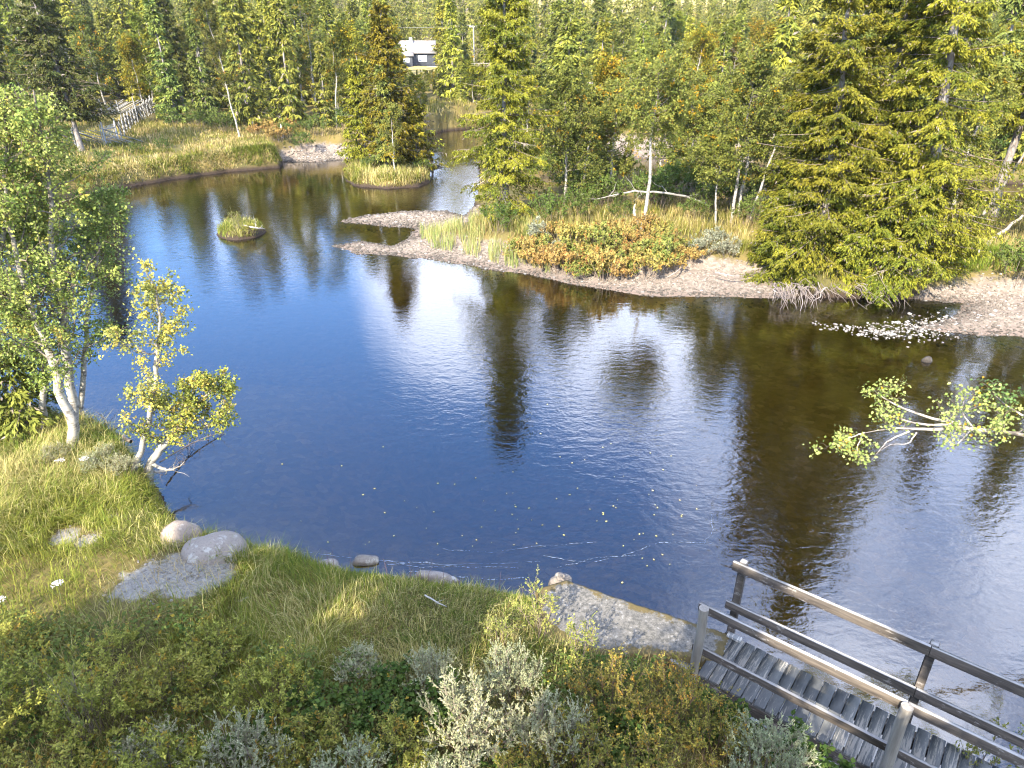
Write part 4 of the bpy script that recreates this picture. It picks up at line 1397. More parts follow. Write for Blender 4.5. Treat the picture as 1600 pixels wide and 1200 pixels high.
# reeds at the gravel tip
rng = R_(12)
n = 9000
u_, v_ = rng.uniform(655, 860, n), rng.uniform(352, 422, n)
kp = (v_ > 352 + (u_ - 655) * .08) & (v_ < np.interp(u_, [655, 720, 800, 860], [384, 395, 415, 425]) - 3) & (vnoise(u_, v_, 14) + .5 * vnoise(u_, v_, 5) > -.05)
P = np.array([G(a, b, .25) for a, b in zip(u_[kp], v_[kp])])
g = Geo()
m = len(P)
blades(g, np.column_stack([P, height(P[:, 0], P[:, 1])]), rng.uniform(.25, .8, m), rng.uniform(.012, .024, m), rng.rand(m) * 6.28, rng.uniform(.05, .45, m), np.where(rng.rand(m, 1) < .5, mixc((.36, .34, .10), (.46, .38, .17), rng.rand(m)), mixc((.17, .22, .05), (.26, .30, .10), rng.rand(m))) * rng.uniform(.8, 1.15, (m, 1)))
tag(g.build('reeds', M['grass']), 'pale reeds growing on the tip of the gravel beach', 'reeds', kind='stuff')
rng = R_(23)
P = []
for x, y, r in SAND:
    for _ in range(int(150 * r)):
        a, q_ = rng.rand() * 6.28, r * 1.2 * math.sqrt(rng.rand())
        P.append((x + q_ * math.cos(a), y + q_ * math.sin(a)))
P = np.array(P)
m = len(P)
g = Geo()
blades(g, np.column_stack([P, gsample(HG, P[:, 0], P[:, 1]) + .012]), rng.uniform(.08, .3, m), rng.uniform(.005, .009, m), rng.rand(m) * 6.28, rng.uniform(1.3, 1.5, m), mixc((.30, .22, .09), (.50, .40, .2), rng.rand(m)), curl=.05)
tag(g.build('straw_litter', M['grass']), 'dry straw lying on the bare sand patch', 'straw', kind='stuff')
# low leafy ground cover between the foreground bushes
rng = R_(13)
n = 46000
X, Y = rng.uniform(-7.5, 4.2, n), rng.uniform(3.6, 8.2, n)
h, sd, _ = height(X, Y, True)
pch = vnoise(X, Y, .8) + vnoise(X, Y, .3) * .5
ok = (sd > .1) & (poly_sd(SLAB, X, Y) < -.1) & (pch > -.08) & (Y < 6.6 + .5 * vnoise(X, Y, 2) + np.where(X < -3.5, .7, 0))
X, Y, h = X[ok], Y[ok], h[ok]
n = len(X)
g = Geo()
sl = rng.uniform(.03, .075, n)
v, q = cards(np.stack([X, Y, h + rng.uniform(.02, .42, n)], 1), norm(rng.normal(size=(n, 3)) * np.array([1, 1, .5])), norm(rng.normal(0, .5, (n, 3)) + np.array([0, -.2, 1])), sl, sl * rng.uniform(.4, .75, n))
cc = mixc((.05, .085, .018), (.16, .17, .04), np.clip(.5 + vnoise(X, Y, .5) * 1.2 + rng.normal(0, .15, n), 0, 1))
yl = rng.rand(n) < .04
cc[yl] = (.40, .26, .04)
g.add(v, q, None, np.repeat(cc * rng.uniform(.75, 1.2, (n, 1)), 4, 0))
tag(g.build('undergrowth', M['willow']), 'low leafy undergrowth between the foreground willows', 'undergrowth', kind='stuff')

# ================================================================== ROCKS, PEBBLES, DRIFTWOOD
import bmesh
from mathutils import noise as mnoise, Vector


def rock(name, label, x, y, z, sx, sy, sz, seed, rz=0.0, col=(1, 1, 1), sub=4, rough=.16, group=None, cat='boulder', flat=.9, mat='rock'):
    bm = bmesh.new()
    bmesh.ops.create_icosphere(bm, subdivisions=sub, radius=1)
    for v in bm.verts:
        p = v.co.copy()
        q = Vector([math.copysign(abs(t) ** flat, t) for t in p])
        d = 1 + rough * mnoise.noise(p * 1.1 + Vector((seed, 0, 0))) * 1.6 + rough * .35 * mnoise.noise(p * 3.1 + Vector((0, seed, 0))) + rough * .08 * mnoise.noise(p * 9 + Vector((0, seed, 0)))
        v.co = Vector((q.x * sx, q.y * sy, q.z * sz)) * d
    me = bpy.data.meshes.new(name)
    for f in bm.faces:
        f.smooth = True
    bm.to_mesh(me)
    bm.free()
    a = me.attributes.new('col', 'FLOAT_COLOR', 'POINT')
    a.data.foreach_set('color', np.tile([*col, 1], len(me.vertices)).astype(np.float32))
    me.materials.append(M[mat])
    o = obj(name, me)
    o.location = (x, y, z)
    o.rotation_euler = (0, 0, rz)
    return tag(o, label, cat, group)


def rock_at(u, v, z, *a, **k):
    x, y = G(u, v, z)
    return x, y


x, y = G(338, 856, .95)
rock('boulder', 'largest smooth grey boulder at the near waterline', x, y, .74, .56, .40, .42, 3.1, .05, rough=.12)
x, y = G(281, 832, .95)
rock('boulder', 'rounded boulder behind the largest one, beside the grass edge', x, y, .78, .36, .30, .34, 5.3, -.5, (1.05, .98, .92), rough=.14)
x, y = G(392, 882, .8)
rock('flat_stone', 'flat pale stone at the right end of the largest boulder', x, y, .72, .28, .17, .13, 7.7, .0, (1.25, 1.22, 1.18), cat='stone')
x, y = G(508, 881, .6)
rock('flat_stone', 'grey stone behind the tall grass tuft at the waterline', x, y, .45, .24, .16, .2, 8.2, .2, (1.1, 1.1, 1.1), cat='stone')
x, y = G(572, 873, .06)
rock('flat_stone', 'pale stone just breaking the water beside the foam', x, y, .02, .24, .12, .08, 9.4, .1, (1.3, 1.3, 1.25), cat='stone')
x, y = G(682, 896, .25)
rock('flat_stone', 'long low stone behind the grass at the foam', x, y, .1, .38, .13, .17, 9.9, -.25, (1.1, 1.1, 1.1), cat='stone')
x, y = G(734, 912, .3)
rock('flat_stone', 'small low stone in the foam left of the slab', x, y, .1, .2, .12, .18, 10.9, -.25, (1.1, 1.1, 1.1), cat='stone')
x, y = G(876, 902, .7)
rock('boulder', 'grey stone leaning against the corner of the concrete slab', x, y, .50, .19, .14, .27, 11.7, .2, (.75, .75, .75), rough=.2)
x, y = G(1449, 562, .05)
rock('river_stone', 'lone dark stone standing in the brown shallows', x, y, .03, .16, .12, .12, 12.2, .4, (.3, .29, .28), cat='stone', sub=3)

# gravel: uncountable pebbles
ico = np.array([(0, 0, -1), (.894, 0, -.447), (.276, .851, -.447), (-.724, .526, -.447), (-.724, -.526, -.447), (.276, -.851, -.447), (.724, .526, .447), (-.276, .851, .447), (-.894, 0, .447), (-.276, -.851, .447), (.724, -.526, .447), (0, 0, 1)])
icf = np.array([(0, 2, 1), (0, 3, 2), (0, 4, 3), (0, 5, 4), (0, 1, 5), (1, 2, 6), (2, 3, 7), (3, 4, 8), (4, 5, 9), (5, 1, 10), (6, 2, 7), (7, 3, 8), (8, 4, 9), (9, 5, 10), (10, 1, 6), (6, 7, 11), (7, 8, 11), (8, 9, 11), (9, 10, 11), (10, 6, 11)])


def stones(name, label, X, Y, Z, S, col, rng):
    n = len(X)
    a = rng.rand(n) * 6.28
    ca, sa = np.cos(a), np.sin(a)
    base = ico[None] * np.stack([S * rng.uniform(.8, 1.5, n), S * rng.uniform(.7, 1.1, n), S * rng.uniform(.35, .7, n)], 1)[:, None] * rng.uniform(.85, 1.15, (n, 12, 1))
    V = np.stack([base[..., 0] * ca[:, None] - base[..., 1] * sa[:, None], base[..., 0] * sa[:, None] + base[..., 1] * ca[:, None], base[..., 2]], -1) + np.stack([X, Y, Z], 1)[:, None]
    g = Geo()
    g.add(V.reshape(-1, 3), None, (np.arange(n)[:, None, None] * 12 + icf[None]).reshape(-1, 3), np.repeat(col, 12, 0))
    return tag(g.build(name, M['pebble']), label, 'pebbles', kind='stuff')


rng = R_(14)
X, Y = [], []
for x, y, r in GRAVEL:
    m = int(260 * min(r, 3) ** 1.6)
    a, q_ = rng.rand(m) * 6.28, np.sqrt(rng.rand(m)) * r * 1.05
    X.append(x + q_ * np.cos(a))
    Y.append(y + q_ * np.sin(a))
X, Y = np.concatenate(X), np.concatenate(Y)
h, sd, gr = height(X, Y, True)
ok = (sd > -.7) & (gr > .3) & (rng.rand(len(X)) < np.where(sd > 0, np.clip(1.1 - sd * .28, .12, 1), .35))
X, Y, h, sd = X[ok], Y[ok], h[ok], sd[ok]
n = len(X)
f = rng.rand(n)
col = mixc((.14, .112, .086), (.31, .26, .205), f ** 1.3)
col[rng.rand(n) < .05] = (.44, .40, .36)
col = col * np.clip(.42 + (h - .03) * 6, .42, 1)[:, None]
stones('pebbles', 'pink-grey pebbles of the gravel beaches', X, Y, h + .005, .022 + .06 * rng.rand(n) ** 2.5 * np.clip(Y / 25, 1, 2), col, rng)
# white stones drying out in the shallows at the right
P = []
for _ in range(4000):
    u, v = rng.uniform(1270, 1500), rng.normal(0, 1)
    mid = np.interp(u, [1270, 1350, 1420, 1500], [507, 518, 514, 508])
    wd = np.interp(u, [1270, 1340, 1420, 1500], [2, 5, 10, 12])
    if rng.rand() > np.interp(u, [1270, 1340, 1400, 1500], [.10, .3, .9, 1]):
        continue
    P.append(G(u, mid + v * wd, 0))
    if len(P) > 620:
        break
P = np.array(P)
n = len(P)
Q = P
P2 = []
for x, y, r in SAND:
    for _ in range(int(110 * r)):
        a, q_ = rng.rand() * 6.28, r * 1.15 * math.sqrt(rng.rand())
        P2.append((x + q_ * math.cos(a), y + q_ * math.sin(a)))
P2 = np.array(P2)
stones('pebbles', 'small stones lying on the bare sand patch', P2[:, 0], P2[:, 1], gsample(HG, P2[:, 0], P2[:, 1]) + .003, .006 + .03 * rng.rand(len(P2)) ** 3, mixc((.15, .13, .11), (.34, .31, .27), rng.rand(len(P2))), rng)
stones('pebbles', 'white stones standing out of the shallow water at the right', P[:, 0], P[:, 1], rng.uniform(-.02, .025, n), .02 + .06 * rng.rand(n) ** 2.6, mixc((.14, .12, .10), (.46, .42, .37), rng.rand(n) ** 1.3), rng)


def stick(name, label, pts, r, cat='driftwood', col=(.9, .86, .8), twigs=0, seed=0, mat='wood', sides=6, tl=.5, group=None):
    rng = R_(seed + 900)
    g = Geo()
    P = bezier_path(pts, max(10, len(pts) * 3))
    P[1:-1] += rng.normal(0, r * .25, (len(P) - 2, 3))
    v, q = btubes(P, r * np.interp(np.linspace(0, 1, len(P)), [0, .7, 1], [1, .75, .25]), sides, (.1, .2, .97))
    g.add(v, q, None, col)
    if twigs:
        b = sample_poly(P[None], np.zeros(twigs, int), rng.uniform(.15, 1, twigs))
        d = norm(rng.normal(size=(twigs, 3)) + norm(P[-1] - P[0]) * .9)
        T = limb_set(rng, b, d, tl * rng.uniform(.4, 1.2, twigs), 5, 0, .08)
        v, q = btubes(T, np.outer(np.full(twigs, r * .35), [1, .8, .6, .4, .2]), 4)
        g.add(v, q, None, np.array(col) * .9)
    return tag(g.build(name, M[mat], smooth=True), label, cat, group)


def gp(u, v, z):
    a = G(u, v, z)
    return (a[0], a[1], z)


GREYW = (.34, .30, .26)
WHITEW = (.36, .33, .28)
stick('fallen_trunk', 'fallen bleached trunk lying across behind the straight birch', [gp(1102, 318, 1.3), gp(1075, 308, 1.7), gp(1045, 302, 2.0), gp(1010, 300, 2.05), gp(990, 298, 2.1), gp(965, 303, 1.9), gp(932, 311, 1.6)], .062, 'log', (.27, .245, .21), 9, 1, tl=1.0)
x, y, z = on_ground(996, 352)
stick('stump', 'bleached crooked stump left of the straight white birch trunk', [(x, y, z - .1), (x - .1, y, z + .35), (x - .22, y, z + .7), (x - .18, y, z + 1.0)], .09, 'stump', WHITEW)
x, y, z = on_ground(442, 222)
stick('stump', 'pale broken stump on the left bank above the gravel', [(x, y, z - .1), (x + .05, y, z + .7), (x, y, z + 1.3)], .14, 'stump', (.40, .33, .26))
stick('driftwood', 'forked grey stick lying on the short grass', [gp(664, 930, 1.0), gp(680, 940, 1.02), gp(698, 948, 1.02)], .014, 'stick', WHITEW, 3, 5, tl=.15)
stick('driftwood', 'short grey stick lying right of the sand patch', [gp(373, 940, .98), gp(381, 936, 1.0), gp(389, 932, 1.0)], .018, 'stick', GREYW)
stick('driftwood', 'thin twig on the gravel beach edge below the orange shrubs', [gp(1066, 415, .5), gp(1058, 425, .5), gp(1040, 434, .4)], .03, 'stick', (.3, .24, .2))
stick('driftwood', 'dark branch lying on the pink gravel beside the low spruce', [gp(1118, 426, .6), gp(1140, 430, .6), gp(1160, 431, .55)], .03, 'stick', (.22, .18, .16), 3, 6)
stick('driftwood', 'grey branch trailing on the water below the twisted birch', [gp(240, 737, .6), gp(262, 735, .5), gp(283, 728, .5)], .035, 'branch', GREYW, 4, 7, tl=.4)
stick('driftwood', 'dark fallen branch between the two near birches over the water', [gp(205, 690, .9), gp(180, 678, .6), gp(155, 672, .4), gp(140, 690, .2)], .04, 'branch', (.2, .15, .12), 26, 8, tl=.75)
stick('driftwood', 'dark twiggy branch lying in the water under the twisted birch', [gp(250, 722, .3), gp(285, 700, .15), gp(322, 682, .1), gp(350, 676, .02)], .018, 'branch', (.16, .125, .10), 26, 18, tl=.6)
stick('driftwood', 'dark branch arching from the yellowing birch foot over the water', [gp(212, 735, .6), gp(196, 712, .75), gp(172, 698, .7), gp(150, 704, .3)], .035, 'branch', (.26, .20, .16), 18, 19, tl=.6)
stick('driftwood', 'thin grey branch sticking out of the water by the near birches', [gp(160, 650, .1), gp(158, 645, .5), gp(170, 668, .7)], .02, 'branch', GREYW, 4, 9, tl=.3)
stick('driftwood', 'grey branch slanting across the islet', [gp(380, 352, .55), gp(400, 356, .6), gp(416, 358, .35)], .04, 'branch', GREYW, 4, 10, tl=.5)
rng = R_(27)
for k_ in range(16):
    u = [512, 520, 545, 604, 640, 652, 660, 668, 700, 716, 735, 752, 640, 690, 780, 815][k_]
    Y0 = 8.55 - (u - 500) * .0012 + rng.normal(0, .1)
    x = UX(u, Y0, 1.0)
    gz = hz(x, Y0)
    hh2 = rng.uniform(.22, .5)
    stick('dry_stalk', 'thin dry brown stalk standing on the near grass edge', [(x, Y0, gz - .03), (x + rng.normal(0, .02), Y0, gz + hh2 * .5), (x + rng.normal(0, .05), Y0, gz + hh2)], .005, 'stalk', (.20, .12, .09), 7, 60 + k_, tl=.07, sides=4, group='dry stalks on the near bank')
# bare roots hanging from the undercut bank below the low spruce
rng = R_(15)
g = Geo()
n = 110
u0 = np.concatenate([rng.uniform(1205, 1312, 80), rng.uniform(1330, 1400, 30)])
b = np.array([gp(u, v, z) for u, v, z in zip(u0, rng.uniform(440, 452, n), rng.uniform(.35, .7, n))])
d = norm(np.stack([rng.normal(0, .7, n), -np.ones(n) * .8, rng.uniform(-.9, -.1, n)], 1))
T = limb_set(rng, b, d, rng.uniform(.4, 1.25, n), 6, -.25, .07)
v, q = btubes(T, np.outer(rng.uniform(.010, .024, n), [1, .85, .7, .5, .35, .2]), 4)
g.add(v, q, None, np.repeat(mixc((.13, .10, .085), (.24, .20, .175), rng.rand(n)), 24, 0))
tag(g.build('root_tangle', M['wood']), 'tangle of bare grey roots hanging from the undercut bank into the water', 'roots')

# foam lines and floating leaves
g = Geo()
rng = R_(16)
for pts, w in [([(430, 858), (520, 868), (600, 878), (680, 884), (760, 882), (840, 880)], .012), ([(600, 882), (660, 880), (740, 888), (820, 886)], .016), ([(640, 893), (720, 903), (790, 906), (830, 902)], .02), ([(850, 868), (920, 880), (985, 865), (1030, 848), (1070, 845), (1110, 850)], .009), ([(690, 858), (770, 862), (850, 856), (930, 850)], .008), ([(870, 888), (930, 875), (1000, 862)], .007), ([(560, 878), (600, 872), (650, 882), (700, 880)], .014), ([(1100, 850), (1112, 830), (1118, 805)], .008)]:
    Q = bezier_path([(*G(u, v), .006) for u, v in pts], 90)
    dx_ = norm(np.gradient(Q, axis=0))
    sd_ = np.stack([-dx_[:, 1], dx_[:, 0], 0 * dx_[:, 0]], 1)
    Q[:, :2] += np.cumsum(rng.normal(0, .006, (90, 2)), 0)
    ww = w * .55 * np.clip(rng.normal(.6, .6, 90), .08, 1.8)[:, None]
    Vv = np.stack([Q - sd_ * ww, Q + sd_ * ww], 1).reshape(-1, 3)
    i = np.arange(89) * 2
    keep = (rng.rand(89) < .72)
    g.add(Vv, np.stack([i, i + 1, i + 3, i + 2], 1)[keep], None, (.22, .24, .25))
tag(g.build('foam', M['wood']), 'thin streaks of white foam along the near bank', 'foam', kind='stuff')

lf = Geo()
a = np.linspace(0, 2 * np.pi, 9)[:-1]
ring = np.stack([np.cos(a) * .022 * (1 + .3 * np.cos(a)), np.sin(a) * .016, .004 * np.cos(a * 2)], 1)
lf.add(np.vstack([ring, [[0, 0, .001]]]), None, [(8, k, (k + 1) % 8) for k in range(8)], (.62, .50, .16))
lm = lf.mesh('floating_leaf', M['leaf'])
for k_ in range(95):
    u, v = rng.uniform(430, 1130), rng.uniform(690, 890)
    if k_ < 60:
        u, v = rng.normal(880, 110), rng.normal(800, 60)
    x, y = G(u, v)
    if shore1(x, y) > -.3:
        continue
    o = obj('floating_leaf', lm)
    o.location = (x, y, .008)
    o.rotation_euler = (0, 0, rng.rand() * 6)
    s = rng.uniform(.4, 1.1)
    o.scale = (s, s, 1)
    tag(o, 'small yellow leaf floating on the calm water', 'leaf', 'yellow leaves floating on the river')

# ================================================================== CONCRETE SLAB AND FOOTBRIDGE
bm = bmesh.new()
from mathutils.geometry import tessellate_polygon
nseg = 44
lo, hi = SLAB.min(0) - .1, SLAB.max(0) + .1
sx = np.linspace(lo[0], hi[0], 84)
sy = np.linspace(lo[1], hi[1], 70)
SX, SY = np.meshgrid(sx, sy)
D = poly_sd(SLAB, SX, SY)
wob = vnoise(SX, SY, .25) * .02 + vnoise(SX, SY, .08) * .015
D2 = D + wob
# snap the outermost grid points onto the outline, skirt below
topz = .82 + vnoise(SX, SY, .6) * .015 + vnoise(SX, SY, .12) * .012 - np.clip(.03 - D2, 0, .03) * .7
g = Geo()
ins = D2 > 0
idx = -np.ones(D.shape, int)
vs, cs = [], []
for (j, i), f in np.ndenumerate(ins):
    if f:
        idx[j, i] = len(vs)
        vs.append((SX[j, i], SY[j, i], topz[j, i]))
        cs.append((float(np.clip(.80 - D[j, i] * 2.0, .12, 1)), 0, 0))
qs = []
edge = {}
for j in range(69):
    for i in range(83):
        c4 = [idx[j, i], idx[j, i + 1], idx[j + 1, i + 1], idx[j + 1, i]]
        if min(c4) >= 0:
            qs.append(c4)
            for a_, b_ in zip(c4, c4[1:] + c4[:1]):
                if (b_, a_) in edge:
                    edge.pop((b_, a_))
                else:
                    edge[(a_, b_)] = 1
low = {}
for a_, b_ in list(edge):
    for k in (a_, b_):
        if k not in low:
            low[k] = len(vs)
            vs.append((vs[k][0], vs[k][1], -1.1))
            cs.append((.5, 0, 0))
    qs.append([b_, a_, low[a_], low[b_]])
g.add(vs, qs, None, np.array(cs))
tag(g.build('concrete_slab', M['concrete']), 'mossy cracked concrete slab at the near end of the footbridge', 'slab')

BR = math.atan2(-.62, .785)
DECK = .80
bridge = thing('footbridge', 'grey plank footbridge with timber rails crossing the bottom right corner', 'footbridge', (2.41, 6.46, 0), BR)
LEN = 7.4
rng = R_(17)
g = Geo()
x = .02
while x < LEN:
    wdt = rng.uniform(.138, .150)
    e0, e1 = .10 + rng.normal(0, .004), 1.03 + rng.normal(0, .004)
    box_geo(g, x + wdt / 2, (e0 + e1) / 2, DECK - .022 + rng.normal(0, .003), wdt, e1 - e0, .044, rotz(rng.normal(0, .006)), np.ones(3) * rng.uniform(.75, 1.25), .006)
    x += wdt + rng.uniform(.008, .016)
g.build('deck', M['deck'], bridge)
for yy in (.17, .93):
    g = Geo()
    box_geo(g, LEN / 2 - .15, yy, DECK - .148, LEN + .5, .13, .2, None, (1, 1, 1), .012)
    g.build('beam', M['rail'], bridge)
PX = [0, 2.3, 4.55, 6.8]
for xx in PX:
    g = Geo()
    pz = np.linspace(-.9 if xx > .5 else -.2, 2.02, 12)
    v, q = btubes(np.stack([xx + .006 * np.sin(pz * 5 + xx), 0 * pz, pz], 1), np.full(12, .062), 12, (1, .1, 0))
    g.add(v, q, None, (1, 1, 1))
    k = g.n
    g.add(np.vstack([v[-12:], [[xx, 0, 2.028]]]), None, [(i, (i + 1) % 12, 12) for i in range(12)], (1.1, 1.1, 1.1))
    g.build('post', M['post'], bridge, smooth=False)
    g = Geo()
    box_geo(g, xx + .07, 1.12, (2.06 - .9) / 2, .10, .10, 2.06 + .9, None, (1, 1, 1), .01)
    g.build('post', M['rail'], bridge)
for k in range(3):
    a0, a1 = PX[k] - (.10 if k == 0 else -.0), PX[k + 1] - .004
    for zc, hh2, nm in ((1.935, .125, 'top_rail'), (1.24, .115, 'mid_rail')):
        g = Geo()
        if nm == 'top_rail':
            box_geo(g, (a0 + a1) / 2, .088, zc, a1 - a0, .048, hh2, None, np.ones(3) * 1.25, .004)
        else:
            box_geo(g, (a0 + a1) / 2, .088, zc, a1 - a0, .045, hh2, None, (1, 1, 1), .004)
        g.build(nm, M['rail'], bridge)
        g = Geo()
        box_geo(g, (a0 + a1) / 2 + .05, 1.044, zc + .05 + rng.normal(0, .004), a1 - a0, .048, hh2 + .015, None, (1.05, 1.05, 1.05), .004)
        g.build(nm, M['rail'], bridge)
for dx_, y1 in ((-.42, -.35), (-.2, -.55)):
    g = Geo()
    v, q = btubes(np.array([[-.01, -.05, 1.25 + dx_], [dx_ * .5 - .02, y1 * .5, .9 + dx_ * .5], [dx_, y1, .45]]), [.026, .026, .026], 6)
    g.add(v, q, None, (.9, .85, .8))
    g.build('brace', M['rail'], bridge)
g = Geo()
box_geo(g, .17, .98, DECK + .035, .20, .09, .05, None, (2.4, 2.4, 2.4), .008)
g.build('edge_block', M['deck'], bridge)

# ================================================================== POLE FENCE AND GATE (left bank)
def pole_fence(name, label, line, hgt=1.45, seed=0, slope=1):
    rng = R_(seed)
    P = [np.array(on_ground(u, v, 1.5)) for u, v in line]
    o = thing(name, label, 'fence', tuple(P[0]))
    org = P[0]
    for a_, b_ in zip(P[:-1], P[1:]):
        L = np.linalg.norm((b_ - a_)[:2])
        m = max(1, int(round(L / 1.9)))
        dv = (b_ - a_) / m
        hd = norm(np.array([[dv[0], dv[1], 0]]))[0]
        sd_ = np.array([-hd[1], hd[0], 0])
        for k in range(m + (1 if b_ is P[-1] else 0)):
            p = a_ + dv * k - org
            p[2] = hz(*(a_ + dv * k)[:2]) - org[2]
            for s in (-1, 1):
                g = Geo()
                t = p + np.array([rng.normal(0, .03), rng.normal(0, .03), hgt * rng.uniform(.95, 1.2)])
                v, q = btubes(np.stack([p + sd_ * .11 * s, (p + t) / 2 + sd_ * .11 * s, t + sd_ * .10 * s]), [.045, .042, .03], 6, (1, .1, 0))
                g.add(v, q, None, np.ones(3) * rng.uniform(.85, 1.2))
                g.build('post', M['fencewood'], o)
        n_ = int(m * 6)
        g = Geo()
        t0 = np.linspace(-.2, m, n_) / m
        A = a_[None] + (b_ - a_)[None] * t0[:, None] - org
        ln = rng.uniform(2.6, 3.4, n_)
        B2 = A + hd * ln[:, None] * .9
        if slope > 0:
            A[:, 2] += hgt * .95 * rng.uniform(.85, 1.05, n_)
            B2[:, 2] += .08
        else:
            A[:, 2] += .08
            B2[:, 2] += hgt * .95 * rng.uniform(.85, 1.05, n_)
        off = rng.normal(0, .035, n_)[:, None] * sd_
        T = np.stack([A + off, (A + B2) / 2 + off, B2 + off], 1)
        v, q = btubes(T, np.outer(rng.uniform(.035, .05, n_), [1, .95, .8]), 5, (.1, .1, .98))
        g.add(v, q, None, np.repeat(np.ones((n_, 3)) * rng.uniform(.3, .95, (n_, 1)), 15, 0))
        g.build('slanted_rails', M['fencewood'], o)
    return o


pole_fence('pole_fence', 'slanted-rail pole fence climbing from the gate to the forest corner', [(188, 218), (215, 194), (240, 176)], seed=1)
pole_fence('pole_fence', 'slanted-rail pole fence at the back of the meadow', [(84, 186), (160, 180), (238, 174)], seed=2, slope=-1)
pole_fence('pole_fence', 'dark slanted-rail pole fence left of the gate behind the big spruce', [(78, 242), (120, 232), (163, 226)], seed=3, slope=1)
A, B = np.array(on_ground(166, 226, 1.5)), np.array(on_ground(185, 219, 1.5))
gate = thing('gate', 'light grey picket gate between two pole fences', 'gate', tuple(A))
for p in (A, B):
    g = Geo()
    v, q = btubes(np.stack([p - A + np.array([0, 0, z_]) for z_ in (-.2, .8, 1.75)]), [.07, .065, .06], 8, (1, .1, 0))
    g.add(v, q, None, (1.2, 1.2, 1.25))
    g.build('post', M['fencewood'], gate)
g = Geo()
ax = math.atan2((B - A)[1], (B - A)[0])
Lg = np.linalg.norm((B - A)[:2])
for k in range(9):
    p = (B - A) * (k + .8) / 9.6
    box_geo(g, p[0], p[1], p[2] + .72, .07, .022, 1.25, rotz(ax), np.array([1.2, 1.2, 1.25]) * rng.uniform(.9, 1.1), .004)
g.build('pickets', M['fencewood'], gate)
for z_ in (.35, 1.1):
    g = Geo()
    p = (B - A) / 2
    box_geo(g, p[0] + .03 * math.sin(ax), p[1] + .035, p[2] + z_, Lg * .92, .03, .09, rotz(ax), (1, 1, 1), .004)
    g.build('crossbar', M['fencewood'], gate)

# ================================================================== CABIN, HUT AND UTILITY POLE
k = NT('dark_grey_cladding')
co = k.coords('Object', (1, 1, 1))
wv = k.n('ShaderNodeTexWave', wave_type='BANDS', bands_direction='X')
wv.inputs['Scale'].default_value = 2.2
k.l(co, wv.inputs['Vector'])
M['clad'] = k.done(k.pbr(k.mix(wv.outputs['Fac'], (.050, .055, .062), (.085, .09, .10)), .8))
k = NT('weathered_roof')
co = k.coords('Object', (1.2, 3, 1.2))
M['roof'] = k.done(k.pbr(k.mix(k.ramp(k.noise(co, 1.3, 5, .7), [(.48, 0.0), (.66, 1.0)]), (.24, .225, .21), (.17, .115, .08)), .6))
M['white'] = plain_col('white_boards', .6, (.9, 1.05))
M['pad'] = plain_col('foundation', .9)
CY = 155.0
cabz = 5.35
cx0 = UX(664, CY, cabz)
cab = thing('cabin', 'small dark grey cabin with a pale roof on the far slope', 'cabin', (cx0, CY, cabz), rad(8))


def bx(g, x0, x1, y0, y1, z0, z1, c=(1, 1, 1), b=.02):
    box_geo(g, (x0 + x1) / 2, (y0 + y1) / 2, (z0 + z1) / 2, x1 - x0, y1 - y0, z1 - z0, None, c, b)


g = Geo()
bx(g, -4.8, 2.1, 0, 4.6, .1, 2.75)
# gables
for xg in (-4.78, 2.08):
    g.add([(xg, .02, 2.75), (xg, 4.58, 2.75), (xg, 2.3, 4.55)], None, [(0, 1, 2)], (1, 1, 1))
g.build('wall', M['clad'], cab)
g = Geo()
bx(g, -5.0, 2.3, -.05, 4.65, -.5, .1)
g.build('foundation', M['pad'], cab).active_material
g = Geo()
for sg in (0, 1):
    y0, y1 = (-.45, 2.3) if sg == 0 else (5.05, 2.3)
    V = [(-5.2, y0, 2.5), (2.5, y0, 2.5), (2.5, y1, 4.75), (-5.2, y1, 4.75)]
    V2 = [(x, y, z + .14) for x, y, z in V]
    g.add(V + V2, [(0, 1, 2, 3), (4, 5, 6, 7), (0, 1, 5, 4), (1, 2, 6, 5), (3, 0, 4, 7)], None, (1, 1, 1))
rf = g.build('roof', M['roof'], cab)
g = Geo()
bx(g, -2.9, -2.3, 1.2, 1.8, 3.4, 5.4)
g.build('chimney', M['white'], rf).data.materials[0] = M['pad']
for x0, x1, z0, z1, y in ((-1.2, .35, 1.05, 2.05, -.03), ):
    g = Geo()
    bx(g, x0, x1, y - .04, y + .03, z0, z1, (.85, .84, .82))
    w_ = g.build('window', M['white'], cab)
    g = Geo()
    for a4 in ((x0 - .08, x1 + .08, z1, z1 + .08), (x0 - .08, x1 + .08, z0 - .08, z0), (x0 - .08, x0, z0, z1), (x1, x1 + .08, z0, z1)):
        bx(g, a4[0], a4[1], y - .05, y + .03, a4[2], a4[3], (.8, .8, .8), .005)
    g.build('frame', M['white'], w_)
g = Geo()
bx(g, -4.9, -2.5, -2.0, -.005, .0, 1.95)
an = g.build('porch', M['clad'], cab)
g = Geo()
V = [(-5.15, -2.35, 2.0), (-2.2, -2.35, 2.0), (-2.2, -.3, 2.72), (-5.15, -.3, 2.72)]
g.add(V + [(x, y, z + .12) for x, y, z in V], [(0, 1, 2, 3), (4, 5, 6, 7), (0, 1, 5, 4), (1, 2, 6, 5), (3, 0, 4, 7)], None, (1.05, 1.05, 1.05))
g.build('roof', M['roof'], an)
g = Geo()
bx(g, -4.3, -3.1, -2.05, -1.99, .85, 1.7, (.85, .84, .82))
g.build('window', M['white'], an)

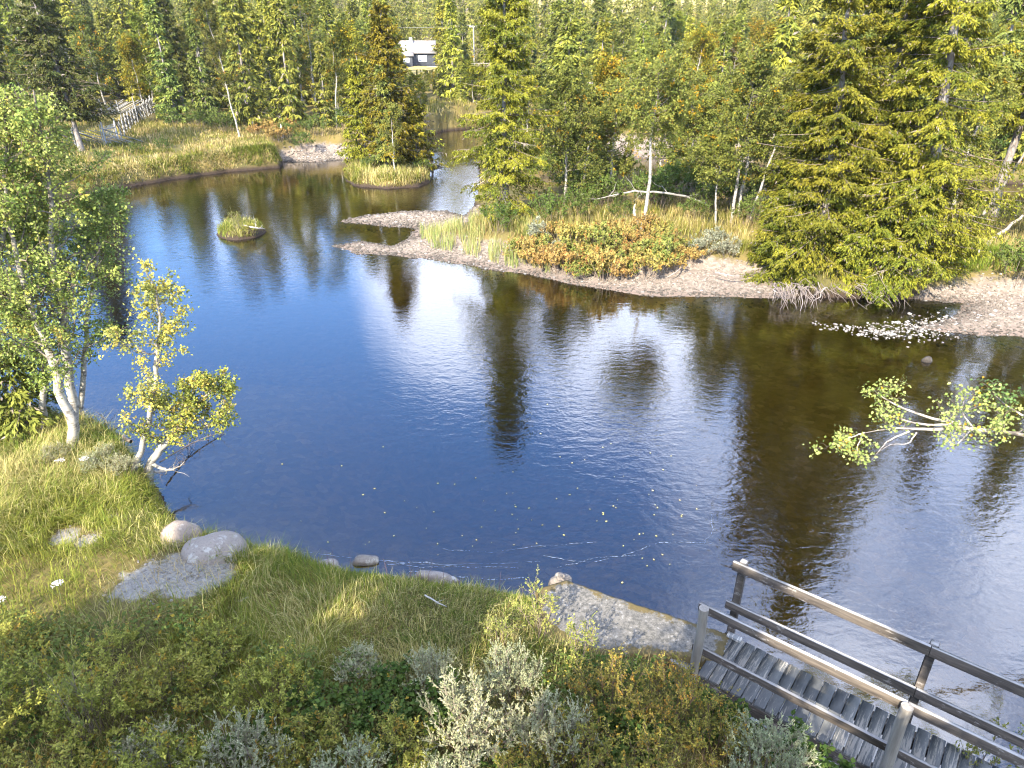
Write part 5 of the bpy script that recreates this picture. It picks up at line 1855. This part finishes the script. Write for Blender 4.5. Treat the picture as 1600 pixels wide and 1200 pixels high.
hx, hy = UX(914, 205, 12), 205.0
hut = thing('hut', 'small hut with a pinkish roof among the far spruces', 'hut', (hx, hy, hz(hx, hy) + .0), rad(-15))
g = Geo()
bx(g, -2.2, 2.2, -1.6, 1.6, -.4, 2.3)
g.build('wall', M['clad'], hut)
g = Geo()
for sg in (-1, 1):
    V = [(-2.5, 1.95 * sg, 2.1), (2.5, 1.95 * sg, 2.1), (2.5, 0, 3.5), (-2.5, 0, 3.5)]
    g.add(V + [(x, y, z + .12) for x, y, z in V], [(0, 1, 2, 3), (4, 5, 6, 7), (0, 1, 5, 4), (1, 2, 6, 5), (3, 0, 4, 7)], None, (1.0, .72, .6))
g.build('roof', M['roof'], hut)

py_ = 150.0
px_ = UX(741, py_, 6)
pz_ = hz(px_, py_)
pole = thing('utility_pole', 'pale wooden utility pole right of the cabin', 'utility pole', (px_, py_, pz_))
g = Geo()
v, q = btubes(np.array([[0, 0, -.3], [0, 0, 4], [0, 0, 7.6]]), [.16, .14, .12], 8, (1, .1, 0))
g.add(v, q, None, (.32, .29, .25))
g.build('pole', M['wood'], pole)
g = Geo()
bx(g, -.75, .75, -.06, .06, 7.2, 7.34, (.8, .78, .75))
ca_ = g.build('crossarm', M['wood'], pole)
for xx in (-.65, .65):
    g = Geo()
    v, q = btubes(np.array([[xx, 0, 7.34], [xx, 0, 7.45], [xx, 0, 7.55]]), [.05, .07, .03], 8, (1, .1, 0))
    g.add(v, q, None, (.7, .7, .7))
    g.build('insulator', M['white'], ca_)
    g = Geo()
    t = np.linspace(-1, 1, 41)[:, None]
    W_ = np.concatenate([t * 30 + xx, t * 4, 7.56 - 1.0 * (1 - (np.abs(t) * 2 - 1) ** 2) * .5], 1)
    v, q = btubes(W_, np.full(41, .014), 4)
    g.add(v, q, None, (.25, .25, .25))
    g.build('wire', M['wood'], pole)

# white flower heads in the grass at the left
for k_, (u, v) in enumerate([(98, 948), (9, 975), (100, 750), (137, 747)]):
    x, y, z = on_ground(u, v)
    w_, f_ = Geo(), Geo()
    rr = R_(40 + k_)
    v1, q1 = btubes(np.array([[0, 0, 0], [.02, .01, .2], [.03, .02, .42]]), [.006, .005, .004], 5, (1, .1, 0))
    w_.add(v1, q1, None, (.12, .14, .04))
    m = 70
    a, r = rr.rand(m) * 6.28, np.sqrt(rr.rand(m)) * .075
    Pf = np.stack([.03 + r * np.cos(a), .02 + r * np.sin(a), .42 + .03 - r * .3 + rr.normal(0, .006, m)], 1)
    v1, q1 = cards(Pf, norm(rr.normal(size=(m, 3)) * np.array([1, 1, .3])), norm(rr.normal(0, .3, (m, 3)) + np.array([0, 0, 1])), np.full(m, .026), np.full(m, .022))
    f_.add(v1, q1, None, (.72, .66, .60))
    plant(proto((w_, f_), names=('stem', 'flower_head'), mats=('wood', 'leaf')), 'yarrow', ['white flower head in the shaded grass left of the low olive bush', 'white flower head at the left edge of the shaded grass', 'white flower head in the sunlit straw grass', 'second white flower head near the yellowing birch'][k_], 'flower', (x, y, z))

k = NT('thin_haze')
pv = k.n('ShaderNodeVolumePrincipled')
pv.inputs['Density'].default_value = .00014
pv.inputs['Color'].default_value = (.95, .96, 1.0, 1)
pv.inputs['Anisotropy'].default_value = .3
k.l(pv.outputs[0], k.out.inputs['Volume'])
g = Geo()
bx(g, -1700, 1700, -80, 1900, -3, float(HG.max()) + 40, (1, 1, 1), 0)
tag(g.build('haze', k.m), kind='stuff')

# ================================================================== LIGHT, SKY, CAMERA
SUNV = Vector((math.sin(rad(SUN_AZ)) * math.cos(rad(SUN_EL)), math.cos(rad(SUN_AZ)) * math.cos(rad(SUN_EL)), math.sin(rad(SUN_EL))))
sun = bpy.data.lights.new('sun', 'SUN')
sun.energy = 4.0
sun.angle = rad(.53)
sun.color = (1.0, .93, .80)
so = obj('sun', sun)
so.rotation_euler = (-SUNV).to_track_quat('-Z', 'Y').to_euler()

w = bpy.data.worlds.new('World')
scene.world = w
w.use_nodes = True
t = w.node_tree
t.nodes.clear()
k = NT.__new__(NT)
k.t = t
out = k.n('ShaderNodeOutputWorld')
bg = k.n('ShaderNodeBackground')
bg.inputs['Strength'].default_value = .15
sky = k.n('ShaderNodeTexSky', sky_type='NISHITA', sun_disc=False, sun_elevation=rad(SUN_EL), sun_rotation=rad(SUN_AZ), air_density=1.0, dust_density=0.0, ozone_density=10.0)
tc = k.n('ShaderNodeTexCoord')
dirv = tc.outputs['Generated']


def lobe(az, el, r_in, r_out):
    "soft patch of the sky round an azimuth / elevation where the cloud is thick"
    nd = k.n('ShaderNodeVectorMath', operation='DOT_PRODUCT')
    k.l(dirv, nd.inputs[0])
    a, e = rad(az), rad(el)
    nd.inputs[1].default_value = (math.sin(a) * math.cos(e), math.cos(a) * math.cos(e), math.sin(e))
    mr = k.n('ShaderNodeMapRange', interpolation_type='SMOOTHSTEP')
    mr.inputs[1].default_value = math.cos(rad(r_out))
    mr.inputs[2].default_value = math.cos(rad(r_in))
    k.l(nd.outputs['Value'], mr.inputs[0])
    return mr.outputs[0]


cl = None
for a in [(-5, 18, 2, 12, 1.05), (-20, 9, 2, 10, .8), (11, 20, 3, 13, .85), (34, 36, 6, 22, .72), (19, 37, 1, 7, .5), (42, 14, 6, 22, .8), (2, 8, 3, 10, .8), (-55, 30, 6, 18, .5), (178, 60, 32, 54, .95), (120, 30, 15, 40, .6), (-120, 30, 15, 35, .6)]:  # broad lobe overhead behind the camera: added unseen cloud that whitens the ambient fill
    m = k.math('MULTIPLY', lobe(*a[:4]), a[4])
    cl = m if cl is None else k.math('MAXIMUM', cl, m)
n1 = k.noise(dirv, 5.0, 7, .6, .3)
f = k.math('ADD', cl, k.math('MULTIPLY', k.math('SUBTRACT', n1, .5), 1.5))
mr = k.n('ShaderNodeMapRange', interpolation_type='SMOOTHSTEP')
mr.inputs[1].default_value = .30
mr.inputs[2].default_value = 1.0
k.l(f, mr.inputs[0])
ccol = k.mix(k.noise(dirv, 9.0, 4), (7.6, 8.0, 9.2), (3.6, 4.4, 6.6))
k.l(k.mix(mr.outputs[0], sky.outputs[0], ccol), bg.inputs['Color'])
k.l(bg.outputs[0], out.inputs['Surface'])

cam = bpy.data.cameras.new('camera')
cam.lens = FOC / 1600 * 36
cam.sensor_width = 36
cam.clip_end = 5000
co_ = obj('camera', cam)
co_.location = (0, 0, H)
co_.rotation_euler = (rad(90) - PITCH, 0, 0)
scene.camera = co_
scene.view_settings.view_transform = 'Standard'
scene.view_settings.look = 'None'
scene.view_settings.exposure = 2.12
scene.cycles.max_bounces = 6
scene.cycles.transparent_max_bounces = 12
scene.cycles.use_denoising = True
scene.cycles.filter_width = 1.15
